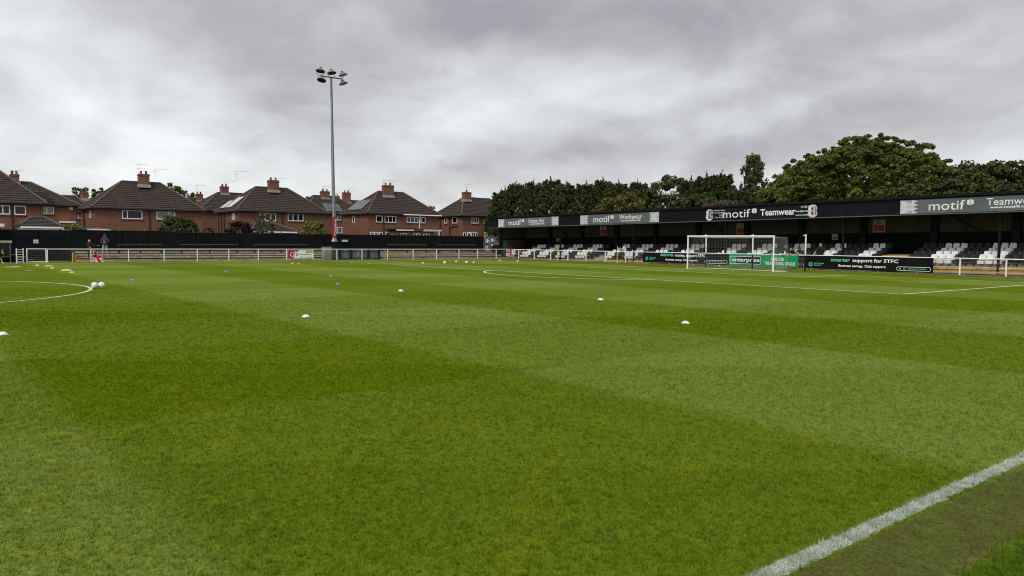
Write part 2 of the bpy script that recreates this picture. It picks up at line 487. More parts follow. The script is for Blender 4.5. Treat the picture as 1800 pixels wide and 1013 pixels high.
def leaf_mat(name, c_lo, c_mid, c_hi, trans=.25):
    m = bpy.data.materials.new(name); m.use_nodes = True
    t = NT(m.node_tree); b = t.n['Principled BSDF']
    b.inputs['Roughness'].default_value = .6; b.inputs['Specular IOR Level'].default_value = .25
    at = t.new('ShaderNodeAttribute', attribute_name='var')
    pos = t.new('ShaderNodeNewGeometry').outputs['Position']
    n = t.noise(pos, .45, 4, .6)
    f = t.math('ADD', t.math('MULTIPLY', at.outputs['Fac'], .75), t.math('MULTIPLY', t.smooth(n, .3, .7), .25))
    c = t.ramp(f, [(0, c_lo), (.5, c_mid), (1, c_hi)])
    tr = t.new('ShaderNodeBsdfTranslucent'); t.put(tr.inputs[0], c)
    ms = t.new('ShaderNodeMixShader'); ms.inputs[0].default_value = trans
    t.put(b.inputs['Base Color'], c)
    t.l.new(b.outputs[0], ms.inputs[1]); t.l.new(tr.outputs[0], ms.inputs[2])
    t.l.new(ms.outputs[0], t.n['Material Output'].inputs[0])
    return m
M['leafconifer'] = leaf_mat('conifer_needles', (.023, .038, .011), (.057, .078, .020), (.112, .135, .038))
M['leafbroad'] = leaf_mat('broad_leaves', (.036, .052, .007), (.100, .126, .018), (.190, .218, .036))
M['leafgrey'] = leaf_mat('grey_green_leaves', (.042, .054, .02), (.08, .095, .035), (.145, .155, .065))
M['leafyellow'] = leaf_mat('yellow_green_leaves', (.06, .062, .012), (.13, .12, .022), (.21, .18, .045))
M['leafred'] = leaf_mat('dark_red_leaves', (.018, .006, .008), (.04, .011, .015), (.085, .022, .028))
M['leafolive'] = leaf_mat('olive_leaves', (.028, .036, .009), (.062, .076, .018), (.115, .13, .032))
M['leaflime'] = leaf_mat('lime_leaves', (.07, .085, .015), (.15, .17, .03), (.27, .27, .07))
M['leafbrown'] = leaf_mat('brown_hedge_leaves', (.05, .038, .02), (.11, .085, .05), (.19, .15, .095))

# ------------------------------------------------------------------ text
def text(s, size, m, parent, loc, face='-Y', width=None, height=None, bold=0.0, align='LEFT', tilt=0.0, name='lettering', depth=.004):
    cu = bpy.data.curves.new(name, 'FONT')
    cu.body = s; cu.size = 1; cu.extrude = 0.0; cu.offset = bold
    cu.align_x = 'LEFT'; cu.resolution_u = 3
    o = bpy.data.objects.new(name, cu); COL.objects.link(o)
    bpy.context.view_layer.update()
    me = bpy.data.meshes.new_from_object(o.evaluated_get(bpy.context.evaluated_depsgraph_get()))
    bpy.data.objects.remove(o); bpy.data.curves.remove(cu)
    co = np.zeros(len(me.vertices) * 3); me.vertices.foreach_get('co', co); co = co.reshape(-1, 3)
    x0, x1 = co[:, 0].min(), co[:, 0].max()
    co[:, 0] -= x0
    sx = sy = size
    if width: sx = width / (x1 - x0)
    if height:
        sy = height / (co[:, 1].max() - max(0, co[:, 1].min()))
    co[:, 0] *= sx; co[:, 1] *= sy
    if align == 'CENTER': co[:, 0] -= co[:, 0].max() / 2
    L = Vector(loc)
    if face == '-Y':
        out = np.stack([L.x + co[:, 0], L.y - 0 * co[:, 0], L.z + co[:, 1] + tilt * co[:, 0]], -1)
    elif face == '+X':
        out = np.stack([L.x + 0 * co[:, 0], L.y + co[:, 0], L.z + co[:, 1] + tilt * co[:, 0]], -1)
    elif face == 'UP+X':      # reads upwards on a face turned to +X
        out = np.stack([L.x + 0 * co[:, 0], L.y - co[:, 1], L.z + co[:, 0]], -1)
    me.vertices.foreach_set('co', out.ravel())
    me.materials.clear(); me.materials.append(m); me.update()
    me.name = name
    return link(name, me, parent)

# ------------------------------------------------------------------ THE GROUND
MB().box(-500, 500, -400, 600, -.6, -.05).build('ground', M['outer'])['kind'] = 'structure'
pt = MB()
xs = [-34.6, 34.2]; 
pt.face([(-34.6, -112, 0), (36, -112, 0), (36, 6.9, 0), (-34.6, 6.9, 0)])
pt.build('pitch', M['grass'])['kind'] = 'structure'
MB().box(36, 60, -112, 12, -.05, .004).build('grass_verge', M['outer'])['kind'] = 'structure'
MB().box(-36.2, 45, 6.9, 8.5, -.05, .05).build('path_behind_goal', M['soil'])['kind'] = 'structure'
MB().box(-35.7, -34.6, -112, 6.9, -.05, .02).build('path_along_fence', M['soil'])['kind'] = 'structure'

# white lines (sheets 4 mm above the turf)
ln = MB(); ZL = .006
def strip(x0, y0, x1, y1, wd=.15):
    dx, dy = x1 - x0, y1 - y0; L = math.hypot(dx, dy); nx, ny = -dy / L * wd / 2, dx / L * wd / 2
    n = max(1, int(L / 3))
    for i in range(n):
        a, b = i / n, (i + 1) / n
        p = lambda t, s_: (x0 + dx * t + nx * s_, y0 + dy * t + ny * s_, ZL)
        ln.face([p(a, 1), p(a, -1), p(b, -1), p(b, 1)][::-1])
def arc(cx, cy, rad, a0, a1, wd=.15, n=96):
    for i in range(n):
        t0 = a0 + (a1 - a0) * i / n; t1 = a0 + (a1 - a0) * (i + 1) / n
        q = lambda t, rr: (cx + rr * math.cos(t), cy + rr * math.sin(t), ZL)
        ln.face([q(t0, rad - wd / 2), q(t0, rad + wd / 2), q(t1, rad + wd / 2), q(t1, rad - wd / 2)])
strip(-31.8, 0, 31.8, 0)
strip(-31.8, -.06, -31.8, -102)
strip(-20.16, -16.44, 20.16, -16.44); strip(-20.16, -.07, -20.16, -16.38); strip(20.1, -.07, 20.1, -16.38)
strip(-9.16, -5.45, 9.16, -5.45); strip(-9.1, -.07, -9.1, -5.38); strip(9.1, -.07, 9.1, -5.38)
a = math.asin(5.44 / 9.1)
arc(0, -11, 9.1, math.pi + a + .01, 2 * math.pi - a - .01)
arc(0, -51.02, 9.1, 0, 2 * math.pi, wd=.12, n=160)
strip(-31.7, -51.02, -9.2, -51.02); strip(9.2, -51.02, 31.6, -51.02); strip(-9, -51.02, 9, -51.02)
strip(12.8, 4.1, 31.5, 4.4, .09)
ln.build('pitch_markings', M['line'])['kind'] = 'structure'

# near turf blades: countless, one object
def blades():
    rng = np.random.default_rng(5)
    # sample in a wedge in front of the camera
    P = []; H = []; Wd = []
    TV = []; AN = []
    K = 7
    for d0, d1, dens, h, wd, sp_ in ((2.6, 6.5, 8400, .034, .0034, .007), (6.5, 12, 3600, .034, .0048, .010), (12, 20, 1100, .034, .0075, .016), (20, 34, 280, .030, .012, .03)):
        area = .80 * (d1 * d1 - d0 * d0); nt = int(area * dens / K)
        dd = np.sqrt(rng.uniform(d0 * d0, d1 * d1, nt))
        ss = rng.uniform(-.80, .80, nt) * dd
        tx = CP.x + d.x / math.cos(PIT) * dd + r.x * ss
        ty = CP.y + d.y / math.cos(PIT) * dd + r.y * ss
        th = h * rng.uniform(.6, 1.25, nt); tv = rng.random(nt)
        n = nt * K
        off = rng.normal(0, sp_, (n, 2))
        P.append(np.stack([np.repeat(tx, K), np.repeat(ty, K)], -1) + off)
        hh = np.repeat(th, K) * rng.uniform(.65, 1.2, n)
        if d1 > 30: hh *= np.clip((35 - np.repeat(dd, K)) / 12, .2, 1)
        H.append(hh); Wd.append(wd * rng.uniform(.7, 1.3, n))
        TV.append(np.clip(.36 * np.repeat(tv, K) + .64 * rng.random(n), 0, 1))
        AN.append(np.arctan2(off[:, 1], off[:, 0]) + rng.normal(0, .8, n))
    P = np.concatenate(P); H = np.concatenate(H); Wd = np.concatenate(Wd); TV = np.concatenate(TV); AN = np.concatenate(AN)
    worn = (P[:, 0] > 31.86) & (P[:, 0] < 32.42)
    lush = P[:, 0] > 32.45
    H = np.where(worn, H * .45, np.where(lush, H * 1.4, H))
    keep = ~(worn & (rng.random(len(P)) < .35))
    P, H, Wd, TV, ang = P[keep], H[keep], Wd[keep], TV[keep], AN[keep]
    n = len(P)
    lean = H * rng.uniform(.15, 1.0, n)
    base = np.concatenate([P, np.full((n, 1), -.002)], 1)
    tip = base + np.stack([np.cos(ang) * lean, np.sin(ang) * lean, H], -1)
    pa = ang + np.pi / 2 + rng.uniform(-.6, .6, n)
    wv = np.stack([np.cos(pa) * Wd, np.sin(pa) * Wd, 0 * Wd], -1) * .5
    V = np.stack([base - wv, base + wv, tip], 1).reshape(-1, 3)
    me = bpy.data.meshes.new('grass')
    me.vertices.add(len(V)); me.vertices.foreach_set('co', V.ravel())
    me.loops.add(len(V)); me.loops.foreach_set('vertex_index', np.arange(len(V), dtype=np.int32))
    me.polygons.add(n)
    me.polygons.foreach_set('loop_start', np.arange(0, 3 * n, 3, dtype=np.int32))
    at = me.attributes.new('var', 'FLOAT', 'FACE')
    at.data.foreach_set('value', TV.astype(np.float32))
    me.materials.append(M['blade'])
    me.update(calc_edges=True)
    o = bpy.data.objects.new('grass', me); COL.objects.link(o)
    tag(o, 'short mown green turf blades in the foreground of the pitch', 'grass', kind='stuff')
blades()

# ------------------------------------------------------------------ FENCES round the pitch
def rail_fence_left():
    X = -34.8; t = thing('perimeter_fence', (X, -15, 0), 'long white post and rail fence along the far touchline below the black wall', 'fence')
    MB().cyl((X, -38.6, 1.03), (X, 7.2, 1.10), .033, .033, 8).build('top_rail', M['white'], t, smooth=False)
    for i, y in enumerate([-38.6, -35.6, -32.85, -30.1, -27.4, -24.7, -22.05, -19.4, -16.8, -14.3, -11.6, -8.7, -5.7, -2.8, 0.1, 2.6, 5.2]):
        zt = 1.03 + .07 * (y + 38.6) / 45.8
        MB().box(X - .03, X + .03, y - .03, y + .03, -.05, zt - .02).build('post', M['white'], t)
    m = MB()
    for k in range(5):
        z = .14 + k * .17
        m.box(X - .075, X - .055, -38.5, 7.1, z, z + .025, 1)
    y = -38.4
    while y < 7.1:
        m.box(X - .08, X - .075, y, y + .006, .1, .86, 1); y += .11
    m.build('mesh_panel', [M['cream'], M['greymetal']], t)
rail_fence_left()

def gate_left():
    X = -33.6
    t = thing('pitch_gate', (X, -39.3, 0), 'white framed mesh gate at the left end of the far fence', 'gate')
    m = MB()
    for y in (-40.1, -38.85):
        m.box(X - .04, X + .04, y - .04, y + .04, 0, 1.1)
    m.box(X - .03, X + .03, -40.06, -38.89, 1.04, 1.1); m.box(X - .03, X + .03, -40.06, -38.89, .06, .12)
    m.build('gate_frame', M['cream'], t)
    g = MB()
    for k in range(5): g.box(X - .01, X + .01, -40.06, -38.89, .24 + k * .17, .262 + k * .17)
    for k in range(11): g.box(X - .016, X - .011, -40.0 + k * .105, -39.992 + k * .105, .12, 1.04)
    g.build('mesh_panel', M['greymetal'], t)
    t = thing('fence_panel', (-33.1, -40.7, 0), 'short white slatted fence panel standing edge on left of the pitch gate', 'fence')
    m = MB()
    m.bar((-32.7, -40.85, 0), (-32.7, -40.85, 1.1), .07); m.build('post', M['cream'], t)
    m = MB(); m.bar((-33.4, -40.35, 0), (-33.4, -40.35, 1.1), .07)
    m.build('post', M['cream'], t)
    m = MB()
    for k in range(6): m.bar((-32.7, -40.85, .12 + k * .18), (-33.4, -40.35, .12 + k * .18), .05)
    m.build('rails', M['white'], t)
gate_left()

def rail_fence_goal():
    Y = 7.2; t = thing('perimeter_fence', (0, Y, 0), 'white post and rail fence behind the goal in front of the seats', 'fence')
    zt = lambda x: 1.12 + .0012 * x
    MB().cyl((-34.8, Y, zt(-35)), (40, Y, zt(40)), .04, .04, 8).build('top_rail', M['white'], t)
    x = 15.75 + 2.72 * 8
    while x > -35:
        MB().box(x - .04, x + .04, Y - .04, Y + .04, -.03, zt(x) - .02).build('post', M['white'], t); x -= 2.72
    m = MB()
    for k in range(5): m.box(-34.7, 40, Y + .05, Y + .065, .14 + k * .18, .158 + k * .18)
    x = -34.6
    while x < 40:
        m.box(x, x + .005, Y + .066, Y + .071, .1, 1.0); x += .085
    m.build('mesh_panel', M['lampgrey'], t)
rail_fence_goal()

# ------------------------------------------------------------------ banners on the goal fence
def sheet(mb, x0, x1, z0, z1, y, m=0, seed=0, amp=.012, th=.02):
    rnd = random.Random(seed); nx, nz = int((x1 - x0) * 6), 6
    ph = [rnd.uniform(0, 6) for _ in range(4)]
    f = lambda x, z: y + amp * (math.sin(x * 2.1 + ph[0] + z * 2) + .6 * math.sin(x * 5.3 + ph[1] - z * 4))
    P = [[(x0 + (x1 - x0) * i / nx, f(x0 + (x1 - x0) * i / nx, z0 + (z1 - z0) * j / nz), z0 + (z1 - z0) * j / nz) for j in range(nz + 1)] for i in range(nx + 1)]
    for i in range(nx):
        for j in range(nz):
            q = [P[i][j], P[i + 1][j], P[i + 1][j + 1], P[i][j + 1]]
            mb.face(q, m)
    mb.box(x0, x1, y + .02, y + .03, z0, z1, m)
    return mb

def ring(mb, cx, cz, y, r0, r1, m=0, a0=0, a1=2 * math.pi, n=24, sx=1):
    for i in range(n):
        t0 = a0 + (a1 - a0) * i / n; t1 = a0 + (a1 - a0) * (i + 1) / n
        p = lambda t, rr: (cx + rr * math.cos(t) * sx, y, cz + rr * math.sin(t))
        mb.face([p(t0, r0), p(t0, r1), p(t1, r1), p(t1, r0)][::-1], m)
    return mb

def pill(mb, x0, x1, z0, z1, y, w, m=0):
    rr = (z1 - z0) / 2; cz = (z0 + z1) / 2
    mb.face([(x0 + rr, y, z1 - w), (x1 - rr, y, z1 - w), (x1 - rr, y, z1), (x0 + rr, y, z1)], m)
    mb.face([(x0 + rr, y, z0), (x1 - rr, y, z0), (x1 - rr, y, z0 + w), (x0 + rr, y, z0 + w)], m)
    ring(mb, x1 - rr, cz, y, rr - w, rr, m, -math.pi / 2, math.pi / 2, 12)
    ring(mb, x0 + rr, cz, y, rr - w, rr, m, math.pi / 2, 3 * math.pi / 2, 12)

def ps_banner(x0, x1, z0, z1, words, label):
    YB = 7.1
    t = thing('advertising_banner', ((x0 + x1) / 2, YB, z0), label, 'banner', 'black and green advertising banners on the goal fence')
    sheet(MB(), x0, x1, z0, z1, YB, seed=int(x0 * 7)).build('vinyl_sheet', M['banner'], t, smooth=True)
    yt = YB - .03; L = x1 - x0
    a, b = words
    text(a, 1, M['mint'], t, (x0 + L * .224, yt, z0 + .60), width=L * .158, height=.225, bold=.028)
    text(b, 1, M['print'], t, (x0 + L * .402, yt, z0 + .60), width=L * .352, height=.24, bold=.028)
    text('Business savings. Club support.', 1, M['print'], t, (x0 + L * .29, yt, z0 + .22), width=L * .375, height=.17, bold=.028)
    lg = MB(); ring(lg, x0 + L * .052, z0 + .34, yt, .10, .17, 0); ring(lg, x0 + L * .052, z0 + .34, yt, 0.001, .035, 0)
    lg.build('logo', M['mint'], t)
    text('procure', 1, M['mint'], t, (x0 + L * .083, yt, z0 + .36), width=L * .082, height=.10, bold=.02)
    text('smart', 1, M['mint'], t, (x0 + L * .083, yt, z0 + .23), width=L * .062, height=.09, bold=.02)
    pl = MB(); pill(pl, x0 + L * .742, x0 + L * .988, z0 + .07, z0 + .36, yt, .03)
    ring(pl, x0 + L * .768, z0 + .225, yt, .035, .055); pl.build('search_pill', M['print'], t)
    lg = MB(); ring(lg, x0 + L * .800, z0 + .215, yt, .05, .085, 0); lg.build('logo', M['mint'], t)
    text('procure smart', 1, M['mint'], t, (x0 + L * .825, yt, z0 + .18), width=L * .13, height=.09, bold=.02)
ps_banner(-14.6, -5.04, .18, 1.09, ('save', 'money, support STFC'), 'black banner reading save money, support STFC on the fence left of the green one')
ps_banner(1.95, 11.38, .12, 1.12, ('smarter', 'support for STFC'), 'black banner reading smarter support for STFC right of the goal')

def green_banner():
    x0, x1, z0, z1 = -5.0, 1.37, .12, 1.10; YB = 7.08; yt = YB - .03; L = x1 - x0
    t = thing('advertising_banner', (-1.8, YB, z0), 'green banner reading enterprise on the fence behind the goal', 'banner')
    sheet(MB(), x0, x1, z0, z1, YB, seed=3, amp=.01).build('vinyl_sheet', M['green'], t, smooth=True)
    m = MB(); w_ = .035
    bx0, bx1, bz0, bz1 = x0 + .12, x0 + 3.05, z0 + .18, z0 + .82
    for q in ((bx0, bx1, bz0, bz0 + w_), (bx0, bx1, bz1 - w_, bz1), (bx0, bx0 + w_, bz0 + w_, bz1 - w_), (bx1 - w_, bx1, bz0 + w_, bz1 - w_)):
        m.face([(q[0], yt, q[2]), (q[1], yt, q[2]), (q[1], yt, q[3]), (q[0], yt, q[3])])
    m.build('logo_frame', M['print'], t)
    MB().face([(bx0 + .62, yt, bz0 + .04), (bx1 - .05, yt, bz0 + .04), (bx1 - .05, yt, bz1 - .04), (bx0 + .62, yt, bz1 - .04)]).build('logo_ground', M['signblack'], t)
    text('enterprise', 1, M['print'], t, (bx0 + .2, yt - .006, bz0 + .2), width=2.65, height=.30, bold=.022)
    text('HERE FOR', 1, M['print'], t, (x0 + 4.02, yt, z0 + .52), width=1.15, height=.25, bold=.028)
    text('THE NATIONAL LEAGUE', 1, M['print'], t, (x0 + 3.42, yt, z0 + .19), width=2.72, height=.25, bold=.028)
green_banner()

# ------------------------------------------------------------------ GOAL
def goal():
    t = thing('football_goal', (0, 0, 0), 'white football goal with box net in front of the stand', 'goal')
    W = 3.72
    m = MB()
    for s in (-1, 1):
        MB().cyl((s * W, 0, -.02), (s * W, 0, 2.44), .06, .06, 14).build('goalpost', M['white'], t, smooth=False)
    MB().cyl((-W - .06, 0, 2.5), (W + .06, 0, 2.5), .06, .06, 14).build('crossbar', M['white'], t)
    for s in (-1, 1):
        q = MB(); pts = [(s * W, 0, 2.46)]
        for i in range(1, 9):
            a_ = i / 8
            pts.append((s * W, 1.75 * a_ + .1 * math.sin(a_ * 3.1), 2.46 - .02 * a_ - .42 * max(0, a_ - .55) ** 2 / .2))
        pts.append((s * W, 1.86, 1.75))
        q.tube(pts, .018, 6); q.build('net_bracket', M['steel'], t)
    MB().cyl((-W, 1.8, .03), (W, 1.8, .03), .022, .022, 6).build('ground_bar', M['white'], t)
    m = MB()
    for s in (-1, 1): m.cyl((s * W, .05, .03), (s * W, 1.8, .03), .022, .022, 6)
    m.build('side_bar', M['white'], t)
    # net: square mesh, back, roof and both sides
    m = MB(); c = .005; st = .14
    def cord(p, q): m.cyl(p, q, c / 2, c / 2, 3, 0, 0, False)
    def prof(k):      # depth/height of the net from the bar backwards and down
        if k <= 1.75: return (k, 2.47 - .04 * math.sin(k * 1.8))
        return (1.75 + .06 * min(1, (k - 1.75) / 1), max(.03, 2.44 - (k - 1.75)))
    ks = [i * st for i in range(int(4.2 / st))]
    x = -W
    while x <= W + .01:
        for a_, b_ in zip(ks[:-1], ks[1:]):
            y0, z0 = prof(a_); y1, z1 = prof(b_); cord((x, y0, z0), (x, y1, z1))
        x += st
    for k in ks:
        y0, z0 = prof(k)
        for i in range(12):
            xa = -W + 2 * W * i / 12; xb = -W + 2 * W * (i + 1) / 12
            sg = lambda q: -.05 * math.sin(math.pi * (q + W) / (2 * W)) if k < 1.75 else 0
            cord((xa, y0, z0 + sg(xa)), (xb, y0, z0 + sg(xb)))
    for s in (-1, 1):
        z = .05
        while z < 2.45:
            cord((s * W, .06, z), (s * W, 1.8, z)); z += st
        y = .08
        while y < 1.8:
            cord((s * W, y, .03), (s * W, y, 2.45)); y += st
    m.build('net', M['net'], t)
goal()
for x, lab in ((-5.05, 'black and white net pole behind the left goalpost'), (-.65, 'black and white net pole behind the middle of the goal'), (3.78, 'black and white net pole with short hook right of the goal')):
    t = thing('net_pole', (x, 4, 0), lab, 'pole', 'net poles behind the goal')
    MB().cyl((x, 4, -.02), (x, 4, 1.16), .055, .055, 10).build('lower_pole', M['black'], t)
    MB().cyl((x, 4, 1.16), (x, 4, 2.64), .055, .055, 10).build('upper_pole', M['white'], t)
    MB().bar((x - .18, 4, 2.6), (x + .05, 4, 2.66), .07).build('hook', M['white'], t)
for (x, y), lab in (((-26.35, 6.9), 'thin yellow corner pole near the left end of the goal fence'), ((-17.05, 6.2), 'thin yellow corner pole nearer the black banner')):
    t = thing('marker_pole', (x, y, 0), lab, 'pole', 'yellow poles by the goal fence')
    MB().cyl((x, y, 0), (x, y, 1.62), .03, .025, 8).build('shaft', M['yellowbright'], t)
    MB().lathe([(0, .02), (.05, .02), (.09, 0)], (x, y, .004), n=12).build('foot', M['yellowbright'], t)

# ------------------------------------------------------------------ GRANDSTAND
SH = .0112      # the stand is level while the pitch falls away, so it rises slightly along +X
YF, YBK, XL, XR = 8.2, 12.35, -38.4, 36.0
FY0 = 8.2
stand = thing('grandstand', (0, 10, 0), 'long black covered stand with corrugated fascia and rows of seats behind the goal', 'stand')
def corrugated(mb, x0, x1, z0, z1, y, pitch, dep, m=0, sh=SH, along='x'):
    n = int((x1 - x0) / pitch)
    prof = []
    for i in range(n):
        a_ = x0 + i * pitch
        prof += [(a_, 0), (a_ + pitch * .42, 0), (a_ + pitch * .54, -dep), (a_ + pitch * .88, -dep)]
    prof.append((x0 + n * pitch, 0)); prof.append((x1, 0))
    for (a0, d0), (a1, d1) in zip(prof[:-1], prof[1:]):
        if a1 - a0 < 1e-4: continue
        if along == 'x':
            q = [(a0, y + d0, z0 + sh * a0), (a1, y + d1, z0 + sh * a1), (a1, y + d1, z1 + sh * a1), (a0, y + d0, z1 + sh * a0)]
        else:
            q = [(y - d0, a0, z0 + sh * y), (y - d1, a1, z0 + sh * y), (y - d1, a1, z1 + sh * y), (y - d0, a0, z1 + sh * y)]
        mb.face(q, m)
    return mb
m = MB(); corrugated(m, -40.3, XR, 4.05, 5.14, FY0, .16, .035)
m.box(-40.3, XR, FY0 + .01, FY0 + .04, 4.05, 5.2, 0, SH)
m.build('fascia', M['fascia'], stand)
MB().box(-40.3, XR, FY0 - .06, FY0 + .005, 3.98, 4.045, 0, SH).build('fascia_trim', M['greymetal'], stand)
m = MB()
def sz(x, z): return z + SH * x
m.face([(-40.4, 8.02, sz(-40.4, 5.16)), (XR, 8.02, sz(XR, 5.16)), (XR, 8.02, sz(XR, 5.32)), (-40.4, 8.02, sz(-40.4, 5.32))])
m.box(-40.4, XR, 8.02, 8.16, 5.15, 5.16, 0, SH)
for (ya, za), (yb, zb) in zip([(8.02, 5.32), (YBK + .3, 5.05)][:-1], [(YBK + .3, 5.05)]):
    m.face([(-40.4, ya, sz(-40.4, za)), (XR, ya, sz(XR, za)), (XR, yb, sz(XR, zb)), (-40.4, yb, sz(-40.4, zb))])
    m.face([(-40.4, ya, sz(-40.4, za - .1)), (-40.4, yb, sz(-40.4, zb - .1)), (XR, yb, sz(XR, zb - .1)), (XR, ya, sz(XR, za - .1))])
m.face([(-40.4, 8.02, sz(-40.4, 5.22)), (-40.4, 8.02, sz(-40.4, 5.32)), (-40.4, YBK + .3, sz(-40.4, 5.05)), (-40.4, YBK + .3, sz(-40.4, 4.95))])
m.build('roof', M['black'], stand)
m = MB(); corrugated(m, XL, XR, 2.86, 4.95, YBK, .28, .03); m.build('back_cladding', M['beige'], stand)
MB().box(XL, XR, YBK - .06, YBK + .12, 0, 2.86, 0, SH).build('back_wall', M['darkwall'], stand)
# end wall: two bands of beige sheet with a dark rail
m = MB()
corrugated(m, 8.75, YBK, 2.8, 4.95, XL + .02, .28, .03, along='y')
corrugated(m, 8.75, YBK, .5, 2.62, XL + .02, .28, .03, along='y')
m.build('end_cladding', M['beige'], stand)
m = MB(); m.box(XL - .1, XL, 8.5, YBK + .1, -.05, 5.0, 0, SH); m.box(XL, XL + .1, 8.7, YBK, 2.63, 2.79, 0, SH); m.box(XL - .1, XL + .15, 8.45, 8.75, 0, 4.9, 0, SH)
m.build('end_frame', M['black'], stand)
# corner panel of the overhanging roof at the left end
for x in [-38.45 + 10.65 * k for k in range(1, 7)]:
    MB().box(x - .07, x + .07, 8.55, 8.69, -.02, 4.5, 0, SH).build('front_column', M['black'], stand)
for x in [-33.55 + 5.35 * k for k in range(13)]:
    MB().box(x - .24, x + .24, YBK - .32, YBK - .035, .3, 4.95, 0, SH).build('back_column', M['black'], stand)
for x in [-33.55 + 21.4 * k + .24 for k in range(3)]:
    MB().bar((x, YBK - .2, sz(x, 4.6)), (x + 3.2, YBK - .2, sz(x, 2.7)), .1).build('brace', M['black'], stand)
for x in [-33.55 + 5.35 * k for k in range(13)]:
    MB().bar((x, 8.3, sz(x, 4.98)), (x, YBK - .1, sz(x, 4.75)), .16).build('rafter', M['black'], stand)
# stepped seating deck
TREADS = [(8.62, 9.30, .44), (9.30, 10.05, .66), (10.05, 10.80, .87), (10.80, YBK - .07, 1.22)]
AISLES = [(-23.2, -21.3), (-10.35, -7.85), (6.55, 8.85), (19.6, 21.6)]
m = MB()
for i, (y0, y1, z) in enumerate(TREADS):
    m.box(XL + .02, XR, y0, y1 + (.05 if i < 3 else 0), -.05 if i == 0 else .1, z, 0, SH)
m.build('seating_deck', M['concretegrey'], stand)
m = MB()
e = XL + 2
cur = XL + .4
for a0, a1 in AISLES + [(36, 36)]:
    m.box(cur, a0 - .05, 8.56, 8.617, .25, .385, 0, SH)
    m.box(cur, a0 - .05, 8.28, 8.36, .03, .10, 0, SH)
    if a0 < 36:
        m.box(a0 - .04, a0 + .04, 8.56, 8.616, .05, .5, 0, SH)
        for k in range(3):
            m.box(a0 + .1, a1 - .1, 8.1 + .2 * k - .01, 8.1 + .2 * k, .06 + .13 * k, .14 + .13 * k, 0, SH)
    cur = a1 + .05
m.build('yellow_nosing', M['yellow'], stand)
m = MB()
for a0, a1 in AISLES:
    for k in range(3):
        m.box(a0 + .1, a1 - .1, 8.1 + .2 * k, 8.62, .045 + .13 * k, .15 + .13 * k, 0, SH)
m.build('aisle_steps', M['concretegrey'], stand)
m = MB(); m.box(8.9, 6.5, 9.9, 9.95, 1.02, 1.14, 0, SH); m.build('aisle_barrier', M['yellow'], stand)
# seats ---------------------------------------------------------------
def seat_meshes(matl):
    b = MB()
    # backrest: slightly wrapped panel with a rounded top
    n = 6
    def bp(i, t_, off):
        a_ = -1 + 2 * i / n
        return (a_ * (.215 - .02 * (t_ > .9)), .10 + .10 * t_ - .03 * (1 - a_ * a_) * 0 + off - .045 * abs(a_) ** 2, .44 + .38 * t_ - (.03 * a_ ** 4 if t_ > .9 else 0))
    ts = [0, .5, .93, 1.0]
    for i in range(n):
        for k in range(3):
            b.face([bp(i, ts[k], 0), bp(i + 1, ts[k], 0), bp(i + 1, ts[k + 1], 0), bp(i, ts[k + 1], 0)])
            b.face([bp(i, ts[k + 1], .03), bp(i + 1, ts[k + 1], .03), bp(i + 1, ts[k], .03), bp(i, ts[k], .03)])
        b.face([bp(i, 1, 0), bp(i + 1, 1, 0), bp(i + 1, 1, .03), bp(i, 1, .03)])
    for i, fl in ((0, 1), (n, 0)):
        for k in range(3):
            q = [bp(i, ts[k], 0), bp(i, ts[k + 1], 0), bp(i, ts[k + 1], .03), bp(i, ts[k], .03)]
            b.face(q if fl else q[::-1])
    p = MB()
    p.face([(-.2, -.27, .40), (.2, -.27, .40), (.2, .1, .36), (-.2, .1, .36)])
    p.face([(-.19, -.28, .18), (.19, -.28, .18), (.2, -.27, .40), (-.2, -.27, .40)])
    p.face([(-.2, .1, .36), (-.19, .05, .2), (-.19, -.28, .18), (-.2, -.27, .40)])
    p.face([(.2, -.27, .40), (.19, -.28, .18), (.19, .05, .2), (.2, .1, .36)])
    p.face([(-.19, .05, .2), (-.2, .1, .36), (.2, .1, .36), (.19, .05, .2)])
    f = MB(); f.box(-.03, .03, -.02, .1, 0, .4)
    return b, p, f
def make_seat(name, matl, label, group):
    t = thing(name, (0, 0, 0), label, 'seat', group)
    b, p, f = seat_meshes(matl)
    b.build('backrest', matl, t, local=True, weld=True); p.build('seat_pan', matl, t, local=True); f.build('bracket', M['black'], t, local=True)
    return t
def dup(root, loc, rz=0.0, label=None, group=None):
    c = root.copy(); COL.objects.link(c); c.location = loc; c.rotation_euler = (0, 0, rz)
    if label: c['label'] = label
    if group: c['group'] = group
    for ch in root.children:
        k = ch.copy(); COL.objects.link(k); k.parent = c
        for g in ch.children:
            h = g.copy(); COL.objects.link(h); h.parent = k
    return c
BLOCKS = [(-35.6, -23.3, 'the far left block beside the end wall'), (-20.9, -10.5, 'the block left of the goal'), (-7.5, 6.4, 'the block behind the goal'), (9.1, 18.3, 'the block right of the goal')]
WG = [(-34.65, -33.5), (-31.65, -30.4), (-28.55, -27.45), (-25.55, -24.4), (-20.95, -20.3), (-18.4, -17.2), (-15.3, -14.15), (-12.2, -11.05), (-7.6, -6.4), (-4.5, -3.35), (-1.45, -.25), (2.0, 3.15), (5.1, 6.25), (10.6, 11.75), (13.55, 14.75), (16.6, 17.85)]
ROWN = ['front row', 'second row', 'third row', 'top row']
protos = {}
rs = random.Random(4)
